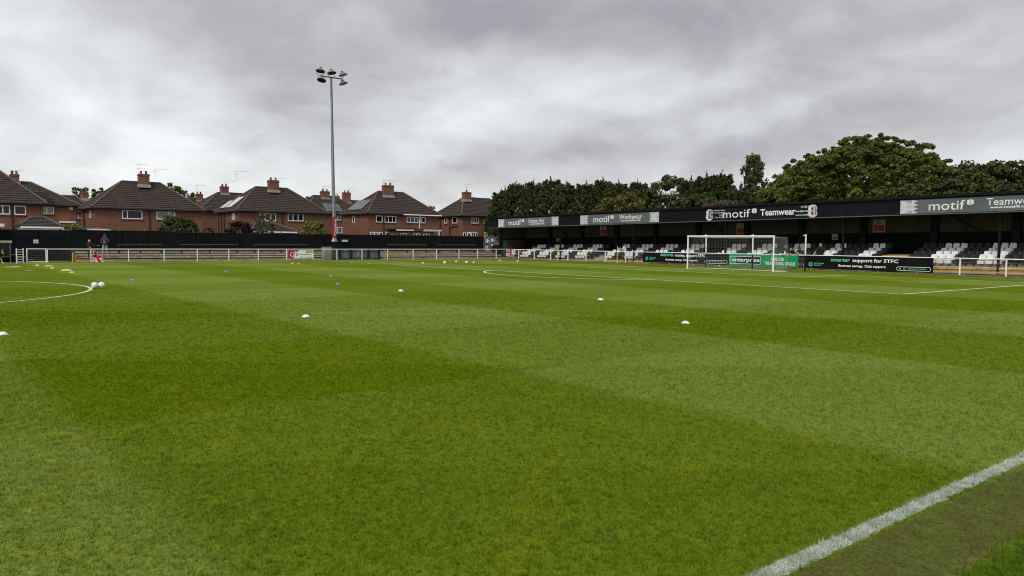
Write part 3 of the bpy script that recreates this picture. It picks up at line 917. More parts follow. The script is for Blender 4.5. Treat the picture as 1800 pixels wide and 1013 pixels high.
for bi, (x0, x1, bn) in enumerate(BLOCKS):
    for ri, (y0, y1, z) in enumerate(TREADS):
        n = int(round((x1 - x0) / .51)) + 1
        for k in range(n):
            x = x0 + k * (x1 - x0) / (n - 1)
            wht = any(a_ - .08 <= x <= b_ + .08 for a_, b_ in WG)
            cname = 'white' if wht else 'black'
            label = f'{cname} plastic seat in the {ROWN[ri]} of {bn}'
            grp = f'{cname} seats, {ROWN[ri]}, {bn}'
            loc = (x, (8.92, 9.68, 10.43, 11.2)[ri] + rs.uniform(-.01, .01), z + SH * x)
            if cname not in protos:
                s = make_seat('stadium_seat', M['whiteplastic'] if wht else M['blackplastic'], label, grp)
                s.location = loc; protos[cname] = s
            else:
                dup(protos[cname], loc, rs.uniform(-.03, .03), label, grp)

# union-flag pattern ----------------------------------------------------
def jack(u_, v_):
    """0 blue 1 white 2 red for u,v in 0..1 (2:1 flag)"""
    x, y = (u_ - .5) * 2, (v_ - .5)
    if abs(x) < .1 or abs(y) < .1: return 2
    if abs(x) < .167 or abs(y) < .167: return 1
    dd = abs(abs(y) - abs(x) * .5) / 1.118
    if dd < .035: return 2
    if dd < .1: return 1
    return 0

# fascia signs ---------------------------------------------------------
def sponsor_sign(x0, second, label, flag=True, right=True):
    x1 = x0 + 10.63; z0, z1 = 4.075, 5.05; yt = FY0 - .075
    t = thing('sponsor_sign', ((x0 + x1) / 2, FY0, z0), label, 'sign', 'grey sponsor signs on the stand fascia')
    MB().box(x0, x1, yt, FY0 - .037, z0, z1, 0, SH).build('panel', M['signgrey'], t)
    yt2 = yt - .004
    for side in ((0, 1) if right else (0,)):
        f = MB(); nx, nz = 26, 26; fw = 1.3
        for i in range(nx):
            for j in range(nz):
                uu = (i + .5) / nx
                c = jack(.40 + .5 * (uu if side else uu) - (.0 if side else -.0), (j + .5) / nz) if side else jack(.10 + .5 * uu, (j + .5) / nz)
                rag = .82 + .1 * math.sin(j * .9) 
                if (uu > rag and not side) or (uu < 1 - rag and side): continue
                m_ = {0: 1, 1: 0, 2: 2}[c]
                if (uu > .62 and not side and c == 0) or (side and uu < .38 and c == 0): m_ = 3
                xa = (x0 + .02 + fw * i / nx) if not side else (x1 - .02 - fw + fw * i / nx); xb = xa + fw / nx
                za = z0 + .015 + (z1 - z0 - .03) * j / nz; zb = za + (z1 - z0 - .03) / nz
                f.face([(xa, yt2, sz(xa, za)), (xb, yt2, sz(xb, za)), (xb, yt2, sz(xb, zb)), (xa, yt2, sz(xa, zb))], m_)
        f.build('flag_print', [M['fadewhite'], M['fadeblue'], M['fadered'], M['fadegrey']], t)
    text('motif', 1, M['print'], t, (x0 + 1.95, yt2, sz(x0 + 1.95, z0 + .2)), width=2.3, height=.62, bold=.004, tilt=SH)
    text('8', 1, M['print'], t, (x0 + 4.35, yt2, sz(x0 + 4.35, z0 + .5)), width=.46, height=.33, bold=.03, tilt=SH)
    wd = {'Workwear': 2.95, 'Corporate Wear': 2.75, 'Teamwear': 3.0}[second]
    text(second, 1, M['print'], t, (x0 + 5.55, yt2, sz(x0 + 5.55, z0 + .40)), width=wd, height=.46, bold=.006, tilt=SH)
    text('www.motif8.co.uk', 1, M['print'], t, (x0 + 5.75, yt2, sz(x0 + 5.75, z0 + .19)), width=2.6, height=.15, bold=.03, tilt=SH)
sponsor_sign(-38.25, 'Corporate Wear', 'grey motif8 Corporate Wear sign at the left end of the stand fascia')
sponsor_sign(-24.25, 'Workwear', 'grey motif8 Workwear sign with flag ends, second along the stand fascia')
sponsor_sign(8.55, 'Teamwear', 'grey motif8 Teamwear sign cut off by the right edge of the photo')
def black_sign():
    x0, x1, z0, z1 = -8.3, 2.4, 4.08, 5.10; yt = FY0 - .075; y2 = yt - .004
    t = thing('sponsor_sign', (-3, FY0, z0), 'black motif8 Teamwear sign with white lettering above the goal', 'sign')
    MB().box(x0 + .55, x1 - .9, yt, FY0 - .037, z0, z1 - .03, 0, SH).build('panel', M['signblack'], t)
    for xx, ww in ((x0 + .02, .75), (x1 - .95, .8)):
        text('8', 1, M['fadewhite'], t, (xx, yt - .001, sz(xx, z0 + .04)), width=ww, height=.95, bold=.05, tilt=SH, name='numeral')
        text('8', 1, M['maroon'], t, (xx + .26, y2 - .003, sz(xx, z0 + .14)), width=ww * .6, height=.74, bold=.0, tilt=SH, name='numeral')
    text('motif', 1, M['print'], t, (x0 + 1.78, y2, sz(x0 + 1.78, z0 + .17)), width=2.75, height=.68, tilt=SH)
    text('8', 1, M['print'], t, (x0 + 4.66, y2, sz(x0 + 4.66, z0 + .5)), width=.5, height=.38, bold=.03, tilt=SH)
    text('Teamwear', 1, M['print'], t, (x0 + 5.5, y2, sz(x0 + 5.5, z0 + .26)), width=3.2, height=.52, bold=.02, tilt=SH)
    for k, (s, a_) in enumerate((('Embroidery Quality', .3), ('Printing & Party Wear', .3), ('Teamwear', .85), ('Corp. Play Wear', .45))):
        text(s, 1, M['print'], t, (x0 + .55 + a_, y2 - .006, sz(x0 + .5, z0 + .80 - .2 * k)), width=1.5 - a_, height=.1, bold=.012, tilt=SH)
    text('01642 601301', 1, M['print'], t, (x1 - 1.55, y2 - .006, sz(x1 - 1.5, z0 + .76)), width=1.25, height=.15, bold=.012, tilt=SH)
    text('sales@motif8.co.uk', 1, M['print'], t, (x1 - 2.0, y2 - .006, sz(x1 - 2, z0 + .44)), width=1.72, height=.13, bold=.012, tilt=SH)
    text('www.motif8.co.uk', 1, M['print'], t, (x1 - 2.0, y2 - .006, sz(x1 - 2, z0 + .14)), width=1.72, height=.13, bold=.012, tilt=SH)
black_sign()

# notices on the back wall
def notice(x0, x1, z0, z1, label, big_=True):
    y = YBK - .05 if big_ else YBK - .075
    t = thing('warning_notice', ((x0 + x1) / 2, y, z0), label, 'sign', 'warning notices on the stand back wall')
    MB().box(x0, x1, y - .03, y - .005 + (.02 if big_ else 0), z0, z1).build('board', M['noticeboard'], t)
    yy = y - .034; w_ = x1 - x0; h = z1 - z0
    MB().face([(x0 + .05, yy, z0 + .05), (x1 - .05, yy, z0 + .05), (x1 - .05, yy, z0 + h * .56), (x0 + .05, yy, z0 + h * .56)]).build('red_panel', M['red'], t)
    k = MB(); cx, cz, rr = (x0 + x1) / 2, z0 + h * .78, h * .17
    ring(k, cx, cz, yy, rr * .72, rr); k.face([(cx - rr * .6, yy, cz + rr * .45), (cx - rr * .45, yy, cz + rr * .6), (cx + rr * .6, yy, cz - rr * .45), (cx + rr * .45, yy, cz - rr * .6)][::-1])
    k.build('symbol', M['maroon'], t)
notice(-25.45, -24.5, 2.8, 3.78, 'white and red prohibition notice on the cladding under the Workwear sign')
notice(-7.98, -7.03, 2.83, 3.82, 'white and red prohibition notice on the cladding above the goal')
notice(4.6, 5.55, 2.97, 3.97, 'white and red prohibition notice on the cladding right of the goal')
notice(1.25, 1.72, 2.37, 2.82, 'small square notice on the dark wall right of the goal', False)
notice(-32.5, -32.05, 2.0, 2.44, 'small notice on the dark wall near the left end of the stand', False)

# ------------------------------------------------------------------ TERRACE, black boundary walls
tr = MB()
for x0, x1, z in ((-36.95, -35.75, .28), (-37.8, -36.95, .48), (-38.65, -37.8, .68), (-39.42, -38.65, .88)):
    tr.box(x0, x1, -36.6, 7.6, -.05, z)
tr.build('terrace', M['concrete'])['kind'] = 'structure'
MB().box(-39.4, -35.75, -36.66, -36.605, 0, .9).build('terrace_end_wall', M['blackboard'])['kind'] = 'structure'
ed = MB()
for x, z in ((-35.745, .28), (-36.945, .48), (-37.795, .68), (-38.645, .88)):
    ed.box(x, x + .012, -36.5, 7.5, z - .07, z + .004)
ed.build('terrace_edging', M['darkwall'])['kind'] = 'structure'

XW = -39.5
def planked(name, y0, y1, ztop, label, posts, horizontal=True, X=XW):
    t = thing(name, (X, (y0 + y1) / 2, 0), label, 'fence')
    m = MB()
    if horizontal:
        z = .02; k = 0; rr = random.Random(int(y0 * 10))
        while z < ztop - .02:
            h = min(.155, ztop - z)
            off = rr.uniform(-.012, .012)
            m.box(X - .06 + off, X - .02 + off, y0, y1, z, z + h - .008); z += .155
    else:
        y = y0; rr = random.Random(int(y0 * 10))
        while y < y1 - .01:
            wv = min(.15, y1 - y); off = rr.uniform(-.012, .012)
            m.box(X - .06 + off, X - .02 + off, y, y + wv - .01, .02, ztop + rr.uniform(-.01, .01)); y += .15
    m.box(X - .1, X - .075, y0, y1, 0, ztop - .03)
    m.build('boards', M['blackboard'], t)
    for p in posts:
        MB().box(X - .02, X + .08, p - .06, p + .06, 0, ztop - .04).build('post', M['black'], t)
        MB().bar((X + .03, p, ztop - .05), (X + .03 - .18, p - .05, ztop + .26), .055).build('post_stub', M['greymetal'], t)
    if horizontal:
        MB().box(X - .09, X + .02, y0, y1, ztop + .002, ztop + .03).build('capping', M['slate'], t)
    return t
planked('board_fence', -46, -36.2, 2.55, 'black vertical board fence at the far left behind the gate', [], False)
planked('board_fence', -36.2, -28.4, 2.60, 'black horizontal plank fence in front of the second brick house', [-32.5, -30.45])
planked('board_fence', -28.4, -13.5, 2.52, 'black horizontal plank fence under the red shrub and yellow bush', [-26.3, -24.3, -22.25, -20.1, -18.0, -16.0])
planked('board_fence', -13.6, -7.05, 2.55, 'black vertical board fence behind the floodlight mast', [], False, XW - .25)
planked('board_fence', -7.15, 6.9, 2.56, 'black horizontal plank fence left of the stand', [-5.4, -3.3, -1.1, 1.2, 3.6, 6.05])
for i, (y0, y1, lab) in enumerate(((-33.0, -29.4, 'black crush barrier on the terrace beside the man in shorts'), (-27.9, -22.8, 'black crush barrier on the terrace below the red shrub'), (-21.3, -15.9, 'black crush barrier on the terrace below the yellow bush'), (-7.0, -2.0, 'black crush barrier on the terrace right of the mast'), (-.5, 4.6, 'black crush barrier on the terrace nearest the stand'))):
    t = thing('crush_barrier', (-38, (y0 + y1) / 2, .6), lab, 'barrier', 'crush barriers on the terrace')
    MB().cyl((-38, y0, 1.38 + .005 * (y0 + 33)), (-38, y1, 1.38 + .005 * (y1 + 33)), .04, .04, 8).build('rail', M['slate'], t)
    for k in range(3):
        y = y0 + .1 + (y1 - y0 - .2) * k / 2
        MB().box(-38.04, -37.96, y - .06, y + .06, .6, 1.36).build('post', M['black'], t)
# bits and pieces at the terrace foot
for (y0, y1, lab) in ((-14.6, -11.6, 'teal and brown boarded door left of the yellow pole behind the far fence'), (-11.45, -9.0, 'teal boarded door right of the mast behind the far fence')):
    t = thing('boarded_door', (-35.6, y0, 0), lab, 'door', 'boarded doors under the terrace rail')
    m = MB(); y = y0; k = 0
    while y < y1 - .05:
        m.box(-35.72, -35.66, y, y + .28, .05, .98, (0, 1, 0, 2)[k % 4]); y += .3; k += 1
    m.build('boards', [M['teal'], M['soil'], M['darkwall']], t)
    m = MB(); m.box(-35.66, -35.62, y0, y1, .1, .18); m.box(-35.66, -35.62, y0, y1, .8, .88); m.build('ledges', M['darkwall'], t)
t = thing('steel_cabinet', (-35.3, -15.1, 0), 'pale grey steel cabinet behind the far fence below the mast', 'cabinet')
MB().box(-35.6, -35.1, -15.5, -14.72, .02, 1.24).build('case', M['cabinet'], t)
MB().box(-35.65, -35.05, -15.54, -14.68, 1.243, 1.28).build('lid', M['cabinet'], t)
MB().box(-35.097, -35.085, -15.4, -14.82, .1, 1.15).build('door', M['cabinet'], t)
t = thing('bollard', (-35.6, -36.75, 0), 'yellow steel bollard at the left end of the terrace', 'bollard')
MB().cyl((-35.6, -36.75, 0), (-35.6, -36.75, .72), .06, .06, 10).build('shaft', M['yellow'], t)
MB().lathe([(.06, 0), (.05, .03), (0, .045)], (-35.6, -36.75, .72), n=10).build('cap', M['yellow'], t)
t = thing('step_kerb', (-35.6, -36.3, 0), 'yellow painted kerb block beside the yellow bollard', 'kerb')
MB().box(-35.74, -35.3, -36.55, -35.9, 0, .12).build('block', M['yellow'], t)
MB().box(-35.74, -35.66, -36.58, -36.5, .12, .5).build('upstand', M['yellow'], t)
t = thing('step_kerb', (-36.3, 7.3, 0), 'yellow painted kerb block in the corner left of the flags', 'kerb')
MB().box(-36.0, -34.3, 7.55, 7.9, .05, .22).build('block', M['yellow'], t)
t = thing('yellow_bracket', (-35.5, -8.9, 0), 'yellow bent bracket against a fence post right of the mast', 'bracket')
MB().tube([(-35.4, -8.75, .05), (-35.4, -8.6, .4), (-35.4, -8.62, .7), (-35.4, -8.75, .95)], .04, 8).build('arm', M['yellow'], t)
t = thing('exit_sign', (XW, -11.3, 1.9), 'small green exit sign on the black boards right of the mast', 'sign')
MB().box(XW - .25 + .0, XW - .21, -11.35, -10.65, 1.78, 2.0).build('plate', M['exitgreen'], t)
text('EXIT', 1, M['print'], t, (XW - .205, -11.2, 1.82), '+X', width=.4, height=.14, bold=.01)
t = thing('wall_sign', (XW, -38.7, 1.7), 'small square white sign on the black boards at far left', 'sign')
MB().box(XW - .02, XW + .02, -38.95, -38.6, 1.45, 1.75).build('plate', M['fadewhite'], t)
m = MB(); m.box(XW + .02, XW + .024, -38.9, -38.65, 1.57, 1.6); m.box(XW + .02, XW + .024, -38.79, -38.76, 1.5, 1.57); m.build('print', M['greymetal'], t)

# corner mural of players (cut-out boards)
def mural():
    y = 8.45; x0 = -41.35
    t = thing('mural_board', (x0 + 1.2, y, 0), 'black and white cut-out mural of footballers in the corner by the stand', 'mural')
    fn = lambda a_, b_, dd: (x0 + a_, y + dd, b_)
    m = MB()
    m.prism([(0, .35), (1.25, .35), (1.25, 1.55), (2.85, 1.55), (2.9, 1.75), (2.55, 1.95), (2.2, 2.3), (1.9, 2.5), (1.5, 2.5), (1.2, 2.3), (.95, 2.55), (.6, 2.6), (.25, 2.6), (0, 2.35)][::-1], fn, .05)
    m.build('backing', M['greymetal'], t)
    f = MB(); y2 = -.006
    fn2 = lambda a_, b_, dd: (x0 + a_, y + y2, b_)
    def blob(poly, mm): f.face([fn2(a_, b_, 0) for a_, b_ in poly], mm)
    def fig(ox, oz, s, flip=1):
        q = lambda L, mm: blob([(ox + a_ * s * flip, oz + b_ * s) for a_, b_ in (L if flip > 0 else L[::-1])], mm)
        q([(-.1, 1.55), (.1, 1.55), (.12, 1.8), (0, 1.9), (-.12, 1.8)], 1)          # head
        q([(-.28, .9), (.22, .85), (.3, 1.5), (-.3, 1.5)], 0)                         # shirt
        q([(.2, 1.5), (.3, 1.25), (.75, 1.0), (.8, 1.1)], 0)                          # arm
        q([(-.3, 1.5), (-.55, 1.0), (-.45, .95), (-.26, 1.2)], 1)                     # arm
        q([(-.28, .55), (.24, .5), (.22, .84), (-.28, .89)], 1)                       # shorts
        q([(-.26, .05), (-.12, .05), (-.05, .54), (-.26, .54)], 0)
        q([(.25, .1), (.38, .12), (.22, .5), (.04, .5)], 0)
        q([(-.1, .92), (.0, .92), (.03, 1.48), (-.07, 1.48)], 1)                      # stripe
    fig(.42, 1.05, .82); fig(1.45, 1.35, .64); fig(.45, .36, .50)
    fig(1.0, .36, .45, -1)
    f.build('print', [M['fadewhite'], M['signblack']], t)
    m = MB(); corrugated(m, x0 + 1.3, x0 + 2.9, .1, 1.52, y + .08, .16, .03, sh=0); m.build('lower_board', M['fascia'], t)
mural()

# advertising board on the far fence
t = thing('advertising_board', (-34.7, -18, 0), 'white board with magenta end and lime corner on the far fence', 'sign')
MB().box(-34.75, -34.71, -19.3, -16.75, .2, .97).build('panel', M['print'], t)
q = MB(); XA = -34.705
q.face([(XA, -19.3, .2), (XA, -18.75, .2), (XA, -18.6, .55), (XA, -18.65, .97), (XA, -19.3, .97)], 0)
q.face([(XA + .004, -17.55, .72), (XA + .004, -16.8, .72), (XA + .004, -16.8, .95), (XA + .004, -17.55, .95)], 1)
for k in range(14):
    a0 = 2 * math.pi * k / 14; a1 = 2 * math.pi * (k + 1) / 14
    q.face([(XA + .006, -18.85, .56), (XA + .006, -18.85 + .21 * math.cos(a0), .56 + .21 * math.sin(a0)), (XA + .006, -18.85 + .21 * math.cos(a1), .56 + .21 * math.sin(a1))], 2)
    q.face([(XA + .008, -18.85, .58), (XA + .008, -18.85 + .13 * math.cos(a0), .58 + .15 * math.sin(a0)), (XA + .008, -18.85 + .13 * math.cos(a1), .58 + .15 * math.sin(a1))], 3)
    q.face([(XA + .004, -18.42, .55), (XA + .004, -18.42 + .11 * math.cos(a0), .55 + .15 * math.sin(a0)), (XA + .004, -18.42 + .11 * math.cos(a1), .55 + .15 * math.sin(a1))], 4)
for y in (-18.1, -17.6, -17.25):
    q.face([(XA + .004, y, .26), (XA + .004, y + .25, .26), (XA + .004, y + .33, .36), (XA + .004, y + .08, .36)], 5)
q.face([(XA + .004, -18.15, .56), (XA + .004, -16.95, .56), (XA + .004, -16.95, .59), (XA + .004, -18.15, .59)], 3)
q.face([(XA + .004, -18.6, .85), (XA + .004, -18.3, .85), (XA + .004, -18.25, .97), (XA + .004, -18.6, .97)], 3)
q.build('print', [M['magenta'], M['lime'], M['print'], M['purple'], M['coneorange'], M['skyprint']], t)

# flags -----------------------------------------------------------------
def flag(name, label, fn, mats, nu=36, nv=24, pat=jack):
    m = MB()
    for i in range(nu):
        for j in range(nv):
            P = [fn((i + a_) / nu, (j + b_) / nv) for a_, b_ in ((0, 0), (1, 0), (1, 1), (0, 1))]
            m.face(P, pat((i + .5) / nu, (j + .5) / nv))
    o = m.build(name, mats, None, smooth=True)
    sol = o.modifiers.new('thickness', 'SOLIDIFY'); sol.thickness = .006
    return tag(o, label, 'flag')
FM = [M['flagblue'], M['flagwhite'], M['flagred']]
def drape(u_, v_):      # v: 0 top (gathered on the rail) .. 1 bottom spread on the grass
    w_ = .22 + .95 * v_ ** 1.3
    y = -35.45 + (u_ * w_) - .12 * v_
    fold = .05 * math.sin(u_ * 14) * (1 - .4 * v_) + .03 * math.sin(u_ * 5 + v_ * 6)
    x = -34.72 + .06 + fold + .28 * max(0, v_ - .7) ** 1.2
    z = max(.02, 1.0 - 1.02 * v_ - .04 * math.sin(u_ * 3.1) - .25 * max(0, u_ - .6) * (1 - v_))
    return (x, y, z)
def broad_jack(u_, v_):
    x, y = (u_ - .5) * 2, (v_ - .5)
    if abs(x) < .22 or abs(y) < .14: return 2
    if abs(x) < .32 or abs(y) < .22: return 1
    dd = abs(abs(y) - abs(x) * .5) / 1.118
    return 2 if dd < .06 else 1 if dd < .14 else 0
flag('flag', 'union flag gathered on the far rail and trailing onto the grass', drape, FM, 44, 30, lambda a_, b_: broad_jack(b_, a_))
def hang(y0): 
    return None
def hang1(u_, v_): return (-35.45 + .95 * u_, 7.12 + .03 * math.sin(u_ * 9), 1.12 - .80 * v_ - .03 * math.sin(u_ * 6))
flag('flag', 'red and white flag hanging on the corner rail left of the blue one', hang1, FM, 20, 20, lambda a_, b_: 2 if (abs(a_ - .82) < .14 or b_ < .1) else (jack(a_, b_ * 1.0) if b_ < .55 else 1))
def hang2(u_, v_): return (-34.4 + .75 * u_, 7.11 + .03 * math.sin(u_ * 8 + 1), 1.12 - .58 * v_ - .05 * u_)
flag('flag', 'pale blue and red flag hanging on the corner rail right of the red one', hang2, [M['fadeblue'], M['flagwhite'], M['flagred']], 20, 16, lambda a_, b_: 2 if (a_ > .7 and .35 < b_ < .7) or (abs(a_ - b_) < .08) else (0 if b_ < .3 and a_ > .2 else 1))
def hang3(u_, v_): return (-35.0 + .5 * u_, 8.75 + .25 * v_ + .02 * math.sin(u_ * 9), .86 - .28 * v_)
flag('flag', 'small folded flag lying over the leftmost front seats', lambda a_, b_: (-34.9 + .55 * a_, 8.5 + .1 * b_ + .02 * math.sin(a_ * 9), 1.0 - .36 * b_), FM, 14, 8)

# ------------------------------------------------------------------ FLOODLIGHT MAST
def mast():
    X, Y = -38.0, -13.0
    t = thing('floodlight_mast', (X, Y, .68), 'tall grey floodlight mast with five lamps and a red sleeve', 'floodlight')
    pts = [(.68, .19), (1.8, .19), (4.3, .185), (8, .16), (12, .135), (15.5, .115), (18.2, .10)]
    m = MB()
    for (z0, r0), (z1, r1) in zip(pts[:-1], pts[1:]):
        m.cyl((X, Y - .016 * z0, z0), (X, Y - .016 * z1, z1), r0, r1, 12)
    m.build('pole', M['greymetal'], t, smooth=True)
    MB().cyl((X, Y - .036, 2.22), (X, Y - .068, 4.3), .215, .21, 16).build('sleeve', M['red'], t)
    MB().lathe([(.20, .42), (.21, .3), (.34, 0), (.2, 0)], (X, Y - .03, 1.8), n=12).build('skirt', M['lampgrey'], t)
    MB().cyl((X, Y, .68), (X, Y - .02, 1.8), .21, .21, 10).build('base', M['black'], t)
    text('Crimdon', 1, M['print'], t, (X + .222, Y + .08, 2.42), 'UP+X', width=1.65, height=.24, bold=.015)
    YT = Y - .016 * 18.7; Z = 18.16
    MB().cyl((X, YT - 1.2, Z), (X, YT + 1.2, Z), .06, .06, 8).build('crossbar', M['greymetal'], t)
    for (dy, dz, dx, aim) in ((-1.2, .48, .15, (.35, -.5)), (0, .48, .1, (.55, .12)), (1.2, .44, .15, (.35, .6)), (-1.15, -.42, .3, (.45, -.7)), (1.15, -.45, .3, (.45, .6))):
        c = Vector((X + dx, YT + dy, Z + dz)); ax = Vector((aim[0], aim[1], -2.3)).normalized()
        l = MB(); l.lathe([(0, -.2), (.18, -.2), (.24, -.14), (.36, -.04), (.46, .05), (.46, .09), (.43, .09)], c, ax, 16)
        lo = l.build('lamp', M['lampgrey'], t, smooth=False)
        g = MB(); g.lathe([(0, .08), (.44, .08)], c, ax, 16); g.build('lens', M['glassdark'], lo)
        g = MB(); g.lathe([(.001, -.32), (.14, -.32), (.14, -.201), (.001, -.201)], c, ax, 8); g.build('ballast', M['greymetal'], lo)
        b = MB(); s_ = 1 if dz > 0 else -1
        e = ax.cross(Vector((0, 0, 1))).normalized()
        for q in (-1, 1):
            b.tube([c + e * .40 * q, c + e * .40 * q + Vector((0, 0, -.34 * s_)), Vector((X, YT + dy, Z))], .022, 5)
        b.build('yoke', M['greymetal'], lo)
mast()

# ------------------------------------------------------------------ DUGOUT and steps, far left
t = thing('dugout', (-35.3, -43.5, 0), 'black glazed dugout with pale roof edge at the left edge of the photo', 'dugout')
MB().box(-36.4, -34.7, -47.0, -40.9, 1.5, 1.66).build('roof', M['concrete'], t)
m = MB(); m.box(-36.4, -36.3, -46.9, -41, 0, 1.5); m.box(-36.3, -34.9, -41.06, -41.0, 0, 1.5); m.box(-36.3, -34.9, -46.9, -46.84, 0, 1.5); m.build('shell', M['black'], t)
m = MB()
for y in (-41.03, -43, -45): m.box(-34.82, -34.74, y - .04, y + .04, 0, 1.5)
m.box(-34.82, -34.74, -46.9, -41.08, .42, .48); m.build('frame', M['greymetal'], t)
MB().box(-34.79, -34.77, -46.9, -41.08, .48, 1.49).build('glazing', M['glassdark'], t)
MB().box(-36.2, -35.6, -46.8, -41.1, .3, .42).build('bench', M['darkwall'], t)
MB().box(-34.769, -34.76, -41.75, -41.5, .72, .86).build('sticker', M['coneorange'], t)
t = thing('wooden_steps', (-36.4, -40.0, 0), 'dark wooden steps with brown edges between the dugout and the gate', 'steps')
for k in range(3):
    MB().box(-37.2, -36.2, -41.0 + .55 * k, -40.5 + .55 * k, .0, .62 - .2 * k).build('step', M['black'], t)
    MB().box(-36.19, -36.16, -41.0 + .55 * k, -40.45 + .55 * k, .56 - .2 * k, .62 - .2 * k).build('edging', M['shoe'], t)
t = thing('security_light', (-39, -41.2, 2.4), 'white security light on the wall above the dugout', 'lamp')
MB().box(-39.4, -39.0, -41.6, -40.95, 2.75, 3.0).build('housing', M['fadewhite'], t)
MB().box(-39.48, -39.3, -41.35, -41.2, 2.2, 2.74).build('bracket', M['black'], t)
MB().box(-39.4, -39.2, -41.75, -41.6, 2.2, 2.5).build('sensor', M['fadewhite'], t)

# ------------------------------------------------------------------ HOUSES
def roof_hip(x0, x1, y0, y1, ze, zr, ry0, ry1, parent, ridge_x=None, m_='tile', ov=.35):
    X0, X1, Y0, Y1 = x0 - ov, x1 + ov, y0 - ov, y1 + ov
    rx = (x0 + x1) / 2 if ridge_x is None else ridge_x
    A, B, Cc, D = Vector((X1, Y0, ze)), Vector((X1, Y1, ze)), Vector((X0, Y1, ze)), Vector((X0, Y0, ze))
    E, F = Vector((rx, ry0, zr)), Vector((rx, ry1, zr))
    m = MB()
    def slope(bl, br, tr, tl):
        along = (br - bl).normalized(); n = (br - bl).cross(tl - bl).normalized()
        up = n.cross(along); Hs = (tl - bl).dot(up); k = max(2, int(round(Hs / .36)))
        P = lambda a_, b_, f_: a_.lerp(b_, f_)
        uvp = lambda q: ((q - bl).dot(along), (q - bl).dot(up))
        for i in range(k):
            f0, f1 = i / k, (i + 1) / k
            a0, b0, b1, a1 = P(bl, tl, f0), P(br, tr, f0), P(br, tr, f1), P(bl, tl, f1)
            th = n * .042
            q = [a0 + th, b0 + th, b1, a1]
            if (b1 - a1).length < .02: q = [a0 + th, b0 + th, b1]
            m.face(q, 0, [uvp(v) for v in q])
            m.face([a0, b0, b0 + th, a0 + th], 0, [uvp(a0), uvp(b0), uvp(b0), uvp(a0)])
    slope(A, B, F, E); slope(Cc, D, E, F); slope(D, A, E, E); slope(B, Cc, F, F)
    m.face([D, Cc, B, A], 1)
    ro = m.build('roof', [M[m_], M['gutter']], parent)
    g = MB(); up = Vector((0, 0, .03))
    for a_, b_ in ((A, E), (D, E), (B, F), (Cc, F), (E, F)):
        g.cyl(a_ + up, b_ + up, .11, .11, 6)
    g.build('ridge_tiles', M['ridge'], ro)
    g = MB()
    for a_, b_ in ((A, B), (D, A), (B, Cc)):
        dv = Vector((0, 0, -.06)); g.cyl(a_ + dv, b_ + dv, .075, .075, 6)
    g.build('gutter', M['gutter'], ro)
    return ro

def window(parent, plane, c, a0, a1, z0, z1, panes=(0.5,), glass='glassdark', sill=True):
    """plane 'x': wall facing +X at x=c, a is y; plane 'y': wall facing -Y at y=c, a is x"""
    fr = MB(); gl = MB(); t_ = .09
    def bx(mb, p0, p1, q0, q1, d0, d1):
        if plane == 'x': mb.box(c + d0, c + d1, p0, p1, q0, q1)
        else: mb.box(p0, p1, c - d1, c - d0, q0, q1)
    bx(fr, a0, a1, z1 - t_, z1, -.02, .05); bx(fr, a0, a1, z0, z0 + t_, -.02, .05)
    bx(fr, a0, a0 + t_, z0 + t_, z1 - t_, -.02, .05); bx(fr, a1 - t_, a1, z0 + t_, z1 - t_, -.02, .05)
    for p in panes:
        x = a0 + (a1 - a0) * p
        bx(fr, x - .05, x + .05, z0 + t_, z1 - t_, -.02, .045)
    f = fr.build('window', M['white'], parent)
    bx(gl, a0 + t_, a1 - t_, z0 + t_, z1 - t_, -.03, .012)
    gl.build('pane', M[glass], f)
    if sill:
        s = MB(); bx(s, a0 - .06, a1 + .06, z0 - .09, z0 - .003, -.02, .1); s.build('sill', M['brick'], f)
    return f

def chimney(parent, x, y0, y1, zb, zt, dx=.75, pots=2, aerial=None, seed=0):
    m = MB(); m.box(x - dx / 2, x + dx / 2, y0, y1, zb, zt - .22); m.box(x - dx / 2 - .05, x + dx / 2 + .05, y0 - .05, y1 + .05, zt - .218, zt - .1)
    m.box(x - dx / 2, x + dx / 2, y0, y1, zt - .098, zt)
    ch = m.build('chimney', M['chimbrick'], parent)
    f = MB(); f.box(x - dx / 2 - .1, x + dx / 2 + .14, y0 - .1, y1 + .1, zb, zb + .34); f.build('flashing', M['lead'], ch)
    for k in range(pots):
        yy = y0 + (y1 - y0) * (k + .5) / pots
        MB().lathe([(.13, 0), (.12, .28), (.14, .3), (.14, .34), (.0, .34)], (x, yy, zt + .002), n=10).build('chimney_pot', M['pot'] if (k + seed) % 2 else M['slate'], ch)
    if aerial:
        rr = random.Random(seed)
        for (yy, h) in aerial:
            a_ = MB(); a_.cyl((x, yy, zt - .4), (x, yy, zt + h), .011, .011, 5)
            L = rr.uniform(.9, 1.4)
            a_.cyl((x - .25, yy - .1, zt + h - .05), (x + .25, yy + L, zt + h - .02), .011, .011, 4)
            for q in range(6):
                yq = yy + L * (q + .5) / 6
                a_.cyl((x + .2 - .22, yq, zt + h - .04), (x + .2 + .22, yq - .1, zt + h - .04), .01, .01, 4)
            a_.cyl((x, yy - .3, zt + h * .55), (x, yy + .4, zt + h * .55), .012, .012, 4)
            a_.build('aerial', M['tv'], ch)
    return ch

